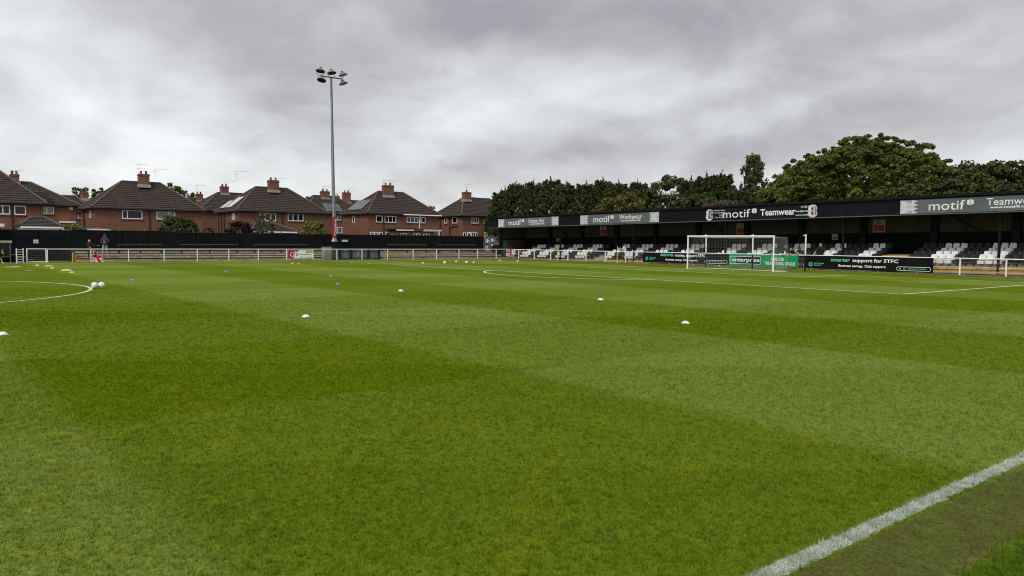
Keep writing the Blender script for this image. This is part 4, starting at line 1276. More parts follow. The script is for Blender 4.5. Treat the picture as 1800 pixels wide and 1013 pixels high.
def house(label, x1, y0, y1, ze, zr, dep=7.5, hip=3.9, wall='brick', tile='tile', ry=None, group='brick houses facing the ground'):
    x0 = x1 - dep; zb = ze - 5.1
    t = thing('brick_house', (x1, (y0 + y1) / 2, zb), label, 'house', group)
    m = MB(); m.box(x0, x1, y0, y1, zb, ze - .05)
    m.build('wall', M[wall], t)
    MB().box(x0 - .3, x1 + .3, y0 - .3, y1 + .3, ze - .2, ze - .02).build('soffit', M['gutter'], t)
    ry = ry or (y0 + hip - .35, y1 - hip + .35)
    ro = roof_hip(x0, x1, y0, y1, ze, zr, ry[0], ry[1], t, m_=tile)
    return t
def downpipe(parent, x, y, z0, z1, m='gutter'):
    MB().tube([(x + .3, y, z1 + .05), (x + .08, y, z1 - .3), (x + .08, y, z0)], .055, 6).build('downpipe', M[m], parent)
def slope_panel(name, parent, corners, mat_, th=.06):
    p = [Vector(q) for q in corners]; n = (p[1] - p[0]).cross(p[3] - p[0]).normalized()
    if n.z < 0: n = -n
    m = MB(); hi = [q + n * (.06 + th) for q in p]; lo = [q + n * .06 for q in p]
    m.face(hi); m.face(lo[::-1])
    for i in range(4): m.face([lo[i], lo[(i + 1) % 4], hi[(i + 1) % 4], hi[i]])
    o = m.build(name, mat_, parent)
    f = MB()
    for a_, b_ in ((0, 1), (1, 2), (2, 3), (3, 0)): f.cyl(hi[a_], hi[b_], .035, .035, 4)
    mid0 = (hi[0] + hi[1]) / 2; mid1 = (hi[3] + hi[2]) / 2; f.cyl(mid0, mid1, .025, .025, 4)
    f.build('panel_frame', M['lead'], o)
    return o

# leftmost house, cut by the edge of the photo
h = house('red brick house cut off by the left edge of the photo', -54, -47.5, -36.3, 5.25, 8.75, hip=3.9)
window(h, 'x', -54, -40.9, -39.05, 4.1, 4.98, (.35, .68)); window(h, 'x', -54, -38.72, -37.75, 4.1, 4.98, ())
downpipe(h, -54, -38.9, .5, 5.1)
window(h, 'x', -54, -45, -43, 4.1, 4.98, (.5,)); chimney(h, -57.6, -42.6, -41.4, 8.2, 9.9)
# second left house, further back
h = house('orange brick house with arched front door behind the leftmost house', -66, -43.0, -31.4, 5.62, 8.2, ry=(-39.5, -35.4), wall='brick2', tile='tile2')
window(h, 'x', -66, -35.1, -33.7, 4.55, 5.38, (.5,), 'glasspale'); window(h, 'x', -66, -34.3, -33.62, 2.85, 3.55, (), 'glasspale')
chimney(h, -69.4, -37.45, -36.6, 7.85, 9.05, aerial=[(-37.2, .45)])
d_ = MB(); d_.box(-66, -65.95, -32.95, -31.95, 1.4, 3.5); dr = d_.build('door', M['cream'], h)
k = MB(); cy = -32.45
k.face([(-65.945, cy + .33 * math.cos(math.pi * i / 10), 2.85 + .45 * math.sin(math.pi * i / 10)) for i in range(11)]); k.build('fanlight', M['glassdark'], dr)
m = MB(); m.box(-66, -65.0, -33.2, -31.7, 3.58, 3.78); m.build('door_canopy', M['white'], h)
k = MB(); k.box(-66, -65.94, -32.2, -31.8, 5.15, 5.45); k.build('alarm_box', M['white'], h)
m = MB(); m.box(-66.5, -65.3, -36.2, -34.25, 6.0, 6.9); m.build('dormer', M['slate'], h)
MB().tube([(-65.3, -34.6, 6.2), (-65.5, -34.65, 5.5), (-65.7, -35.2, 4.9), (-65.7, -35.2, 2.6)], .07, 6).build('downpipe', M['lead'], h)
# garage with hipped roof
t = thing('garage', (-52, -37.8, 0), 'low cream garage with hipped brown roof in front of the leftmost house', 'garage')
MB().box(-53, -49.6, -38.6, -35.6, -.2, 3.0).build('wall', M['cream'], t)
roof_hip(-53, -49.6, -38.6, -35.6, 3.03, 3.85, -37.6, -36.6, t, m_='tile2', ov=.2)
MB().box(-49.38, -49.34, -38.75, -35.45, 2.78, 2.98).build('bargeboard', M['cream'], t)
# house 2
h = house('wide red brick house with two chimney aerials left of centre', -58, -31.1, -19.95, 5.2, 8.35)
window(h, 'x', -58, -28.4, -26.35, 4.05, 5.0, (.26,)); window(h, 'x', -58, -24.9, -22.9, 4.08, 5.05, (.66,), 'glasspale')
window(h, 'y', -31.1, -60.4, -59.6, 4.1, 4.95, (), sill=False)
downpipe(h, -58, -25.62, .5, 5.05); chimney(h, -61.0, -26.0, -24.9, 7.7, 9.25, aerial=[(-26.0, 1.1), (-24.2, .7)], seed=1)
MB().tube([(-63.0, -31.25, 5.0), (-63.0, -31.2, .5)], .07, 6).build('soil_pipe', M['gutter'], h)
# house 3
h = house('red brick house with two bright rooflights on its left roof slope', -58, -15.8, -4.6, 5.38, 8.5)
window(h, 'x', -58, -13.2, -11.15, 4.2, 5.2, (.33, .68)); window(h, 'x', -58, -9.65, -7.6, 4.27, 5.25, (.33, .66))
window(h, 'y', -15.8, -60.0, -59.1, 4.3, 5.1, (), 'glasspale', sill=False)
downpipe(h, -58, -10.35, .5, 5.2); chimney(h, -61.0, -10.9, -9.65, 7.85, 9.42, aerial=[(-14.9, .9), (-10.0, .35)], seed=2)
for xx in (-62.5, -63.5, -64.6): MB().tube([(xx, -15.95, 5.2), (xx, -15.92, .5)], .06, 6).build('soil_pipe', M['gutter'], h)
def on_left(xa, xb, f0, f1, y0, ze, zr, ry0, ov=.35):
    """patch on the -Y hip slope between fractions up the slope"""
    P = lambda x, f_: (x, y0 - ov + (ry0 - y0 + ov) * f_, ze + (zr - ze) * f_)
    return [P(xa, f0), P(xb, f0), P(xb, f1), P(xa, f1)]
slope_panel('rooflight', h, on_left(-62.6, -60.7, .12, .55, -15.8, 5.38, 8.5, -12.25), M['solarlight'])
slope_panel('rooflight', h, on_left(-64.5, -63.1, .12, .42, -15.8, 5.38, 8.5, -12.25), M['solarlight'])
# its left wing
h = house('brick house peeping out behind the rooflight house', -70.5, -16.2, -6, 5.75, 8.3, dep=7, hip=3.6, group='brick houses further back')
window(h, 'y', -16.2, -73.3, -72.6, 4.6, 5.4, (), sill=False); chimney(h, -74, -12.6, -11.6, 7.9, 9.2, aerial=[(-11.9, .8)])
# ground floor extension of house 3
t = thing('house_extension', (-55, -12.5, 0), 'low brick extension with slate roof behind the thin shrub', 'extension')
MB().box(-58.0, -54.5, -15.2, -10.2, -.2, 2.95).build('wall', M['brick'], t)
roof_hip(-58, -54.5, -15.2, -10.2, 3.0, 4.0, -14.0, -12.0, t, m_='tile2', ov=.2, ridge_x=-57.2)
MB().box(-54.28, -54.24, -15.4, -10.0, 2.75, 2.96).build('bargeboard', M['cream'], t)
# house 4
h = house('red brick house with dark solar panels right of the mast', -58, 1.5, 12.6, 5.6, 8.78)
window(h, 'x', -58, 2.65, 3.6, 4.4, 5.3, ()); window(h, 'x', -58, 3.95, 5.72, 4.4, 5.3, (.33, .67))
window(h, 'x', -58, 7.4, 9.25, 4.45, 5.28, (.33, .67), 'glasspale'); window(h, 'x', -58, 9.6, 10.42, 4.45, 5.28, (.3,))
window(h, 'x', -58, 1.75, 3.0, 2.4, 3.1, (.5,), 'glasspale'); window(h, 'x', -58, 3.1, 3.65, 2.4, 3.1, ()); window(h, 'x', -58, 4.1, 5.3, 2.4, 3.12, (.5,))
window(h, 'y', 1.5, -62.5, -61.8, 4.4, 5.3, (), sill=False)
downpipe(h, -58, 3.78, .5, 5.4); downpipe(h, -58, 9.42, 3.7, 5.4, 'white'); chimney(h, -60.9, 5.35, 6.85, 7.9, 9.65, aerial=[(5.4, .7), (6.6, .8)], seed=3)
MB().cyl((-57.6, 6.7, 5.52), (-57.6, 12.9, 5.52), .085, .085, 6).build('gutter', M['white'], h)
slope_panel('solar_panel', h, on_left(-64.2, -60.6, .16, .58, 1.5, 5.6, 8.78, 5.05), M['solar'])
t = thing('house_extension', (-56, 7.5, 0), 'flat roofed rear extension with white edge boards right of the mast', 'extension')
MB().box(-58.0, -55.6, 4.6, 10.3, 0, 3.2).build('wall', M['brick'], t)
MB().box(-58.0, -55.3, 4.2, 8.4, 3.45, 3.62).build('roof_slab', M['slate'], t)
MB().box(-58.0, -55.3, 8.5, 11.4, 3.22, 3.36).build('roof_slab', M['lead'], t)
m = MB(); m.box(-55.295, -55.25, 4.2, 6.9, 3.3, 3.45); m.box(-55.295, -55.25, 8.5, 11.4, 3.38, 3.5); m.box(-55.35, -55.25, 10.9, 11.02, 1.0, 3.37); m.build('edge_board', M['white'], t)
for y in (5.0, 7.0, 8.6): window(t, 'x', -55.6, y, y + 1.0, 2.2, 2.95, (.5,), sill=False)
# house 5
h = house('red brick house partly hidden by the left end of the stand', -58, 16.7, 27.9, 5.72, 8.55, ry=(19.6, 24.5))
window(h, 'x', -58, 18.4, 19.65, 4.6, 5.45, (.33, .67)); window(h, 'x', -58, 20.6, 21.7, 4.6, 5.48, (.33, .67)); window(h, 'x', -58, 16.9, 17.4, 2.5, 3.32, ())
window(h, 'x', -58, 18.35, 19.46, 2.5, 3.34, (.33, .67)); window(h, 'x', -58, 20.8, 21.9, 2.5, 3.38, (.5,), 'glasspale'); window(h, 'x', -58, 22.1, 23.3, 2.5, 3.4, (.33, .67), 'glasspale')
dr = MB().box(-58, -57.95, 17.6, 18.25, 1.2, 3.33).build('door', M['white'], h); MB().box(-57.948, -57.93, 17.75, 18.1, 2.5, 3.1).build('door_pane', M['glassdark'], dr)
window(h, 'y', 16.7, -62.55, -61.85, 4.6, 5.45, ()); window(h, 'y', 16.7, -60.5, -59.2, 4.6, 5.5, ())
for xx in (-63.6, -61.0):
    MB().tube([(xx, 16.3, 5.6), (xx, 16.56, 5.2), (xx, 16.58, .8)], .07, 6).build('downpipe', M['gutter'], h)
MB().tube([(-60.9, 16.58, 3.9), (-60.3, 16.58, 4.15), (-58.9, 16.58, 4.2)], .06, 6).build('waste_pipe', M['gutter'], h)
chimney(h, -61.0, 19.0, 20.2, 7.9, 9.35, dx=.8, pots=1, aerial=[(19.6, 1.25)], seed=4)
# street behind
def back_house(label, x1, y0, y1, ze, zr, chim, ry=None, wins=(), dep=7.5, tile='tile', aer=None, pots=2):
    h_ = house(label, x1, y0, y1, ze, zr, dep=dep, ry=ry, tile=tile, group='brick houses further back')
    if chim: chimney(h_, x1 - dep / 2 + .3, chim[0], chim[1], zr - .6, chim[2], pots=pots, aerial=aer, seed=int(y0))
    for w_ in wins: window(h_, 'x', x1, *w_, (.5,), 'glasspale')
    return h_
back_house('small brown roofed house seen between the two left houses', -80, -36.5, -27.2, 5.3, 7.5, (-27.95, -27.2, 8.15), ry=(-33, -28.6), wins=[(-29.5, -28.45, 4.45, 5.2), (-29.5, -28.4, 2.6, 3.4)])
back_house('brick house with tall aerial between the second and third houses', -82, -19.5, -8.6, 5.75, 7.95, (-12.5, -11.6, 8.65), ry=(-15.8, -10.9), wins=[(-13.6, -12.3, 4.6, 5.5), (-12.4, -11.4, 2.9, 3.5)], aer=[(-12.4, 1.3)])
h = back_house('brick house with solar panel directly behind the floodlight mast', -74, .2, 9.8, 6.0, 8.75, (3.75, 5.05, 9.5), ry=(2.65, 6.2), wins=[(4.3, 5.4, 4.95, 5.9), (4.0, 5.6, 3.0, 3.95)], aer=[(4.2, .8)])
def on_front(ya, yb, f0, f1, x1, ze, zr, rx, ov=.35):
    P = lambda y, f_: (x1 + ov + (rx - x1 - ov) * f_, y, ze + (zr - ze) * f_)
    return [P(ya, f0), P(yb, f0), P(yb, f1), P(ya, f1)]
slope_panel('solar_panel', h, on_front(3.2, 5.6, .1, .5, -74, 6.0, 8.75, -77.75), M['solar'])
back_house('house roof and chimney rising just behind the solar panel roof', -84, 9.0, 19.0, 6.3, 8.8, (12.4, 13.7, 10.15), wins=[(12, 13.2, 4.8, 5.6)], aer=[(13.4, .7)])
back_house('distant house with single chimney between mast and solar roof', -96, 10.5, 20.5, 6.5, 9.0, (16.4, 17.5, 10.2), wins=[(15, 16.2, 5, 5.8)], aer=[(17, .8)])
back_house('distant house with red chimney at the edge of the conifers', -82, 33.5, 43, 7.2, 9.2, (37.6, 38.8, 10.1), ry=(36.5, 40))
# white van behind the wall
t = thing('white_van', (-60, -29.5, 0), 'white van roof showing above the black fence between two houses', 'van')
m = MB(); Y0, Y1 = -31.0, -29.1
prof = [(0.3, .9), (.3, 2.2), (.5, 2.6), (3.2, 2.72), (4.6, 2.66), (4.75, 1.0), (4.75, .5), (.3, .5)]
YV = -32.35
m.prism(prof, lambda a_, b_, dd: (-52.2 - a_, YV + 1.8 * dd, b_ + .16), 1.0); m.build('body', M['van'], t)
for xx in (-53.4, -56.0):
    m = MB(); m.cyl((xx, YV - .05, .5), (xx, YV + 1.85, .5), .33, .33, 14); m.build('wheel', M['black'], t)
m = MB(); m.box(-54.3, -53.9, YV + .6, YV + 1.2, 2.86, 3.0); m.build('roof_beacon', M['vanred'], t)
m = MB(); m.box(-52.46, -52.44, YV + .15, YV + 1.65, 1.9, 2.5); m.build('windscreen', M['glassdark'], t)

# ------------------------------------------------------------------ TREES
def leaf_mesh(name, pos, nrm, size, var, matl, parent, rng, aspect=1.5):
    n = len(pos)
    nrm = nrm / (np.linalg.norm(nrm, axis=1, keepdims=True) + 1e-9)
    rv = rng.normal(size=(n, 3)); a_ = np.cross(nrm, rv); a_ /= np.linalg.norm(a_, axis=1, keepdims=True) + 1e-9
    b_ = np.cross(nrm, a_)
    s = size[:, None]
    V = np.stack([pos - a_ * s * aspect * .5, pos + b_ * s * .5 - nrm * s * .12, pos + a_ * s * aspect * .5, pos - b_ * s * .5 - nrm * s * .12], 1).reshape(-1, 3)
    me = bpy.data.meshes.new(name)
    me.vertices.add(4 * n); me.vertices.foreach_set('co', V.ravel())
    me.loops.add(4 * n); me.loops.foreach_set('vertex_index', np.arange(4 * n, dtype=np.int32))
    me.polygons.add(n); me.polygons.foreach_set('loop_start', np.arange(0, 4 * n, 4, dtype=np.int32))
    at = me.attributes.new('var', 'FLOAT', 'FACE'); at.data.foreach_set('value', np.clip(var, 0, 1).astype(np.float32))
    me.materials.append(matl); me.update(calc_edges=True)
    return link(name, me, parent)

def trunk(parent, x, y, z0, z1, r0, limbs, rng):
    m = MB(); p = Vector((x, y, z0)); k = 5
    pts = [Vector((x + rng.uniform(-.1, .1) * i, y + rng.uniform(-.1, .1) * i, z0 + (z1 - z0) * i / k)) for i in range(k + 1)]
    for i in range(k): m.cyl(pts[i], pts[i + 1], r0 * (1 - .75 * i / k), r0 * (1 - .75 * (i + 1) / k), 8)
    for q in limbs:
        q = Vector(q); s = pts[rng.integers(1, k)]
        md = s.lerp(q, .5) + Vector((0, 0, .25 * (q - s).length * .3))
        m.cyl(s, md, r0 * .35, r0 * .2, 6); m.cyl(md, q, r0 * .2, r0 * .06, 6)
    return m.build('trunk', M['bark'], parent)

def broad_tree(name, label, x, y, ztop, wx, zb, matk, seed, n_cl=90, n_leaf=150, leaf=.24, wy=None, group=None, cl_r=.17, flat=1.0, base=0.0, cat='tree', top_shape=1.0):
    rng = np.random.default_rng(seed)
    t = thing(name, (x, y, base), label, cat, group)
    wy = wy or wx
    n_cl = int(n_cl * 1.9); n_leaf = int(n_leaf * .62); cl_r *= .70
    H = ztop - zb; cz = zb + H * .42
    C = []; k = 0
    while len(C) < n_cl:
        v = rng.normal(size=3); v /= np.linalg.norm(v)
        rr = rng.uniform(.5, 1.0) ** .5
        sh = 1 - .12 * np.sin(3 * np.arctan2(v[1], v[0]) + seed)
        up = H * .58 if v[2] > 0 else H * .42
        C.append((x + v[0] * wx / 2 * rr * sh, y + v[1] * wy / 2 * rr * sh, cz + v[2] * up * rr * (1 + rng.uniform(-.12, .06))))
    C = np.array(C)
    Rc = cl_r * min(wx, H * 1.3) * rng.uniform(.6, 1.15, n_cl)
    cv = rng.normal(0, .13, n_cl)
    pos = []; nr = []; sz_ = []; va = []
    for c, rr, cvi in zip(C, Rc, cv):
        dv = rng.normal(size=(n_leaf, 3)); dv /= np.linalg.norm(dv, axis=1, keepdims=True)
        rad = rr * rng.uniform(.25, 1.0, n_leaf) ** .5
        p = c + dv * rad[:, None] * np.array([1, 1, .72 * flat])
        pos.append(p); nr.append(dv * .6 + rng.normal(size=(n_leaf, 3)) * .5 + np.array([0, 0, .55]))
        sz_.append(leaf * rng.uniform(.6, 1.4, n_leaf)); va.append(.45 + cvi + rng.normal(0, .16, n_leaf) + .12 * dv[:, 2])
    pos = np.concatenate(pos); pos[:, 2] = np.maximum(pos[:, 2], base + .02)
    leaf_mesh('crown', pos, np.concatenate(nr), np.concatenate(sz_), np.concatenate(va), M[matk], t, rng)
    lim = [C[i] for i in rng.choice(n_cl, 9, replace=False)]
    trunk(t, x, y, base, cz + H * .3, max(.06, .022 * (ztop - base)), lim, rng)
    return t

def conifer(label, x, y, ztop, wx, seed, base=0.0, group='tall dark conifers behind the stand', matk='leafconifer', n=14000, leaf=.2, power=.95):
    rng = np.random.default_rng(seed)
    t = thing('conifer_tree', (x, y, base), label, 'tree', group)
    H = ztop - base
    # sprays: clumps at the ends of upswept branches, several leaders give the ragged top
    nb = 300
    f = rng.uniform(0.3, .93, nb); ang = rng.uniform(0, 2 * np.pi, nb)
    Rr = wx / 2 * np.clip(1.2 * (1 - f) ** power + .07, .05, 1) * rng.uniform(.65, 1.08, nb)
    C = np.stack([x + Rr * np.cos(ang), y + Rr * np.sin(ang), base + H * f * .97], -1)
    nl = 7
    la = rng.uniform(0, 2 * np.pi, nl); lr = wx * .5 * rng.uniform(.1, .75, nl); lh = rng.uniform(.80, .97, nl) - .12 * lr / wx; lh[0] = 1; lr[0] = 0.05
    pos = []; nr = []; va = []; sz_ = []
    per = n // (nb + nl * 6)
    for i in range(nb):
        dv = rng.normal(size=(per, 3)); dv /= np.linalg.norm(dv, axis=1, keepdims=True)
        out = np.array([np.cos(ang[i]), np.sin(ang[i]), .8])
        s = rng.uniform(0, 1, per)
        rc = wx * .035 + .14
        p = C[i] + dv * (rc * rng.uniform(.3, 1, per) * (1 - .7 * s))[:, None] * np.array([1, 1, .8]) + out * (s * .75)[:, None]
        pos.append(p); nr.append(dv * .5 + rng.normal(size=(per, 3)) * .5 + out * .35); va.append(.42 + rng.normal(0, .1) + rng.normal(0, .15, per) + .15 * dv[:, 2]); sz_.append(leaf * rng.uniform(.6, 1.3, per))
    for q in range(nl):
        for k in range(6):
            jx, jy = rng.normal(0, .05 + .03 * k, 2)
            c = np.array([x + lr[q] * np.cos(la[q]) + jx, y + lr[q] * np.sin(la[q]) + jy, base + H * lh[q] - k * .36])
            m_ = max(8, per // 4) if k == 0 else per; dv = rng.normal(size=(m_, 3)); dv /= np.linalg.norm(dv, axis=1, keepdims=True)
            rc = .07 + .13 * k
            p = c + dv * rng.uniform(.2, 1, m_)[:, None] * np.array([rc, rc, .3])
            pos.append(p); nr.append(dv + rng.normal(size=(m_, 3)) * .5); va.append(.45 + rng.normal(0, .15, m_)); sz_.append(leaf * (.55 + .06 * k) * rng.uniform(.6, 1.2, m_))
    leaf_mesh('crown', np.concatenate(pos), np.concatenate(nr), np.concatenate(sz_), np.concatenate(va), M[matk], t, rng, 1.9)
    trunk(t, x, y, base, base + H * .9, .02 * H, [], rng)
    return t

GC = 'dark conifer in the row above the stand, '
for i, (x, y, zt, wx, lab) in enumerate((
    (-55.6, 22, 9.7, 4.4, 'dark conifer at the left end of the row, beside the house roofs'),
    (-52.6, 22.5, 10.7, 5.2, 'dark conifer second from the left end of the row'),
    (-49.6, 23, 10.8, 5.2, 'broad dark conifer above the gap left of the Corporate Wear sign end'),
    (-46.8, 24, 11.1, 5.4, 'tallest dark conifer of the left row above the Corporate Wear sign'),
    (-42.6, 23, 10.3, 5.0, 'dark conifer above the right end of the Corporate Wear sign'),
    (-40.0, 24, 10.1, 4.6, 'dark conifer above the plain fascia between two grey signs'),
    (-37.6, 25, 10.5, 4.4, 'pointed dark conifer above the left end of the Workwear sign'),
    (-34.9, 25, 9.9, 4.6, 'dark conifer behind the yellowish tree'),
    (-32.4, 26, 9.9, 4.6, 'dark conifer right of the yellowish tree top'),
    (-25.7, 28, 10.1, 4.2, 'dark conifer left in the trio beside the pale green tree'),
    (-23.5, 28, 10.4, 4.2, 'dark conifer in the middle of the trio left of the poplar'),
    (-21.2, 28, 10.5, 4.6, 'dark conifer on the right of the trio left of the poplar'))):
    conifer(lab, x, y, zt, wx, 20 + i)
conifer('bushy dark evergreen at the foot of the poplar, left side', -17.4, 27, 8.4, 4.6, 50, power=.5)
conifer('bushy dark evergreen between the poplar and the big tree', -14.2, 26.5, 8.6, 4.6, 51, power=.5)
broad_tree('small_tree', 'yellowish olive tree in front of the conifers above the Workwear sign', -28.6, 19.5, 7.7, 5.2, 3.0, 'leafyellow', 61, 60, 110, .2)
broad_tree('small_tree', 'low yellow green tree left of the yellowish tree, just over the roof', -31.0, 19, 6.9, 4.0, 3.0, 'leafyellow', 62, 40, 110, .2)
broad_tree('broadleaf_tree', 'pale grey green tree between the two conifer rows', -30.3, 29.5, 10.7, 6.2, 3.5, 'leafgrey', 63, 80, 130, .22, cl_r=.15)
broad_tree('broadleaf_tree', 'olive green tree below and left of the pale grey green tree', -30.8, 26, 8.9, 4.6, 3.0, 'leafolive', 64, 60, 120, .22)
broad_tree('hedge', 'mid green hedge along the back of the stand left of the brown one', -19.5, 21, 7.25, 8.5, 3.0, 'leafolive', 65, 70, 120, .2, wy=3, cat='hedge')
broad_tree('hedge', 'brown dried hedge top above the black Teamwear sign', -12.9, 16.5, 6.5, 6.0, 3.2, 'leafbrown', 66, 60, 120, .16, wy=1.6, cat='hedge', flat=.8)
# poplar
def poplar():
    rng = np.random.default_rng(70); x, y, zt = -21.1, 34, 12.5
    t = thing('poplar_tree', (x, y, 0), 'slim poplar standing taller than the conifers left of the big tree', 'tree')
    pos = []; nr = []; va = []; sz_ = []
    for i in range(170):
        f = rng.uniform(.3, 1.0); z = zt * f
        w_ = 1.75 * (1 - ((f - .62) / .42) ** 2) ** .5 if abs(f - .62) < .41 else .25
        a_ = rng.uniform(0, 6.28); rr = w_ * rng.uniform(.3, 1)
        c = np.array([x + rr * np.cos(a_), y + rr * np.sin(a_), z]); n = 45
        dv = rng.normal(size=(n, 3)); dv /= np.linalg.norm(dv, axis=1, keepdims=True)
        pos.append(c + dv * rng.uniform(.2, 1, n)[:, None] * np.array([.30, .30, .6])); nr.append(dv + rng.normal(size=(n, 3)) * .6)
        va.append(.45 + rng.normal(0, .15, n)); sz_.append(.2 * rng.uniform(.6, 1.3, n))
    leaf_mesh('crown', np.concatenate(pos), np.concatenate(nr), np.concatenate(sz_), np.concatenate(va), M['leafgrey'], t, rng)
    trunk(t, x, y, 0, 12, .22, [(x + rng.uniform(-1, 1), y, rng.uniform(6, 11)) for _ in range(6)], rng)
poplar()
# the big tree: wide dome from several overlapping limbs' worth of foliage
def big_tree():
    rng = np.random.default_rng(81); x, y = -5.0, 28.5
    t = thing('broadleaf_tree', (x, y, 0), 'huge round broadleaf tree towering over the stand right of centre', 'tree')
    prof = [(-14.3, 8.3), (-13.2, 9.6), (-12.2, 10.6), (-10.5, 11.6), (-8.5, 11.9), (-7, 12.3), (-5, 13.0), (-3.3, 13.2), (-1.5, 12.6), (.3, 12.0), (1.2, 11.9), (2.4, 10.6), (3.6, 10.2), (4.4, 8.6)]
    px = np.array([p[0] for p in prof]); pz = np.array([p[1] for p in prof]) - .35
    pos = []; nr = []; va = []; sz_ = []; CL = []
    for i in range(1150):
        cx = rng.uniform(-14.0, 4.2); zt = np.interp(cx, px, pz); wy = 8.5 * math.sqrt(max(.05, 1 - ((cx + 5) / 10.2) ** 2))
        cyy = rng.uniform(-1, 1); cy = y + cyy * wy
        dome = 4.0 + (zt - 4.0) * math.sqrt(max(.0, 1 - (cyy * .92) ** 2))
        cz = dome - .55 - abs(rng.normal(0, .32)) if rng.random() < .55 else rng.uniform(3.6, max(3.9, dome - .7))
        if rng.random() < .12: cz = dome - .1 + rng.uniform(0, .3)
        CL.append((cx, cy, cz)); n = 72; rr = rng.uniform(.28, .72) * (.6 if cz > dome - .35 else 1)
        dv = rng.normal(size=(n, 3)); dv /= np.linalg.norm(dv, axis=1, keepdims=True)
        pos.append(np.array([cx, cy, cz]) + dv * (rr * rng.uniform(.25, 1, n) ** .5)[:, None] * np.array([1, 1, .62]))
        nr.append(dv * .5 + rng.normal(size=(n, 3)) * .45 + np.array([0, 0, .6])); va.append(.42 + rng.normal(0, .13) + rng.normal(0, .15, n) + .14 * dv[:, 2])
        sz_.append(.185 * rng.uniform(.6, 1.4, n))
    for i in range(420):          # inner leaf mass
        cx = rng.uniform(-12.8, 3.2); zt = np.interp(cx, px, pz); wy = 7.2 * math.sqrt(max(.05, 1 - ((cx + 5) / 10.2) ** 2))
        q = rng.uniform(-1, .4); dome = 4.0 + (zt - 5.2) * math.sqrt(max(.0, 1 - (q * .92) ** 2))
        c = np.array([cx, y + q * wy, rng.uniform(3.6, max(4.2, dome))]); n = 60
        dv = rng.normal(size=(n, 3)); dv /= np.linalg.norm(dv, axis=1, keepdims=True)
        pos.append(c + dv * (.8 * rng.uniform(.2, 1, n))[:, None]); nr.append(dv * .5 + rng.normal(size=(n, 3)) * .5 + np.array([0, 0, .4]))
        va.append(.4 + rng.normal(0, .15, n)); sz_.append(.24 * rng.uniform(.6, 1.4, n))
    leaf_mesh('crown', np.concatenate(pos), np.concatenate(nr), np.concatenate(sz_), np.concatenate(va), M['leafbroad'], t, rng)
    trunk(t, x, y, 0, 8.5, .42, [CL[i] for i in rng.choice(len(CL), 26, replace=False)], rng)
big_tree()
broad_tree('small_tree', 'bushy green tree at the left foot of the huge round tree', -10.0, 24, 8.4, 6.5, 3.0, 'leafbroad', 82, 80, 120, .22)
broad_tree('small_tree', 'small yellow green bush just above the roof under the huge tree', 1.0, 20, 7.0, 2.4, 3.5, 'leafyellow', 83, 26, 100, .18)
broad_tree('broadleaf_tree', 'olive green tree right of the huge tree above the Teamwear sign', 4.0, 33, 10.0, 6.5, 3.0, 'leafolive', 84, 90, 120, .24)
broad_tree('broadleaf_tree', 'dark olive tree second from the right edge above the roof', 7.0, 32, 9.9, 5.5, 3.0, 'leafolive', 85, 80, 120, .24)
broad_tree('broadleaf_tree', 'mid green tree at the right edge of the photo above the roof', 10.0, 34, 10.4, 6.0, 3.0, 'leafbroad', 86, 90, 120, .24)
broad_tree('broadleaf_tree', 'olive tree beyond the right edge behind the roof', 15.0, 34, 10.4, 7.0, 3.0, 'leafolive', 87, 80, 110, .26)
broad_tree('hedge', 'low green hedge behind the roof at the right', 6.5, 20, 7.4, 13, 3.0, 'leafolive', 88, 110, 120, .2, wy=3, cat='hedge')
# garden shrubs over the black fence
broad_tree('garden_shrub', 'wide dark olive shrub over the fence below the second house', -43.0, -26.8, 4.15, 5.2, 1.2, 'leafolive', 90, 80, 110, .13, wy=3, cat='shrub')
broad_tree('garden_shrub', 'dark red leaved shrub over the fence', -43.0, -20.9, 3.75, 2.7, 1.4, 'leafred', 91, 60, 110, .11, cat='shrub')
broad_tree('garden_shrub', 'thin upright brownish green shrub before the third house', -43.0, -18.25, 4.6, 2.1, 1.4, 'leafgrey', 92, 46, 70, .11, cat='shrub', cl_r=.12)
broad_tree('garden_shrub', 'yellow green flowering bush left of the mast', -43.0, -12.9, 3.95, 3.6, 1.4, 'leaflime', 93, 60, 110, .12, wy=2.6, cat='shrub')
broad_tree('garden_shrub', 'small leafy green shrub over the fence by the cream garage', -43.0, -35.4, 3.1, 2.6, 1.4, 'leaflime', 94, 26, 60, .12, cat='shrub')
broad_tree('garden_shrub', 'green shrub right of the wide olive shrub', -43.5, -23.7, 3.15, 1.8, 1.4, 'leafolive', 95, 26, 80, .12, cat='shrub')
for i, (x, y, zt, wx, lab) in enumerate(((-105, -24.6, 10.4, 3.2, 'round tree top left in the pair behind the small back house'), (-105, -22.0, 10.3, 3.0, 'round tree top right in the pair behind the small back house'), (-105, -10.2, 12.0, 5, 'tree top behind the right slope of the second house'), (-105, -7.0, 10.6, 3.4, 'lower tree top right of the one behind the second house'), (-105, 40.6, 9.7, 5.0, 'rounded tree top between the two right hand houses'), (-105, 13.7, 10.5, 2.0, 'small tree top right of the rooflight house'))):
    broad_tree('broadleaf_tree', lab, x, y, zt, wx, 2.0, 'leafbroad', 100 + i, 50, 80, .26, group='tree tops beyond the houses')

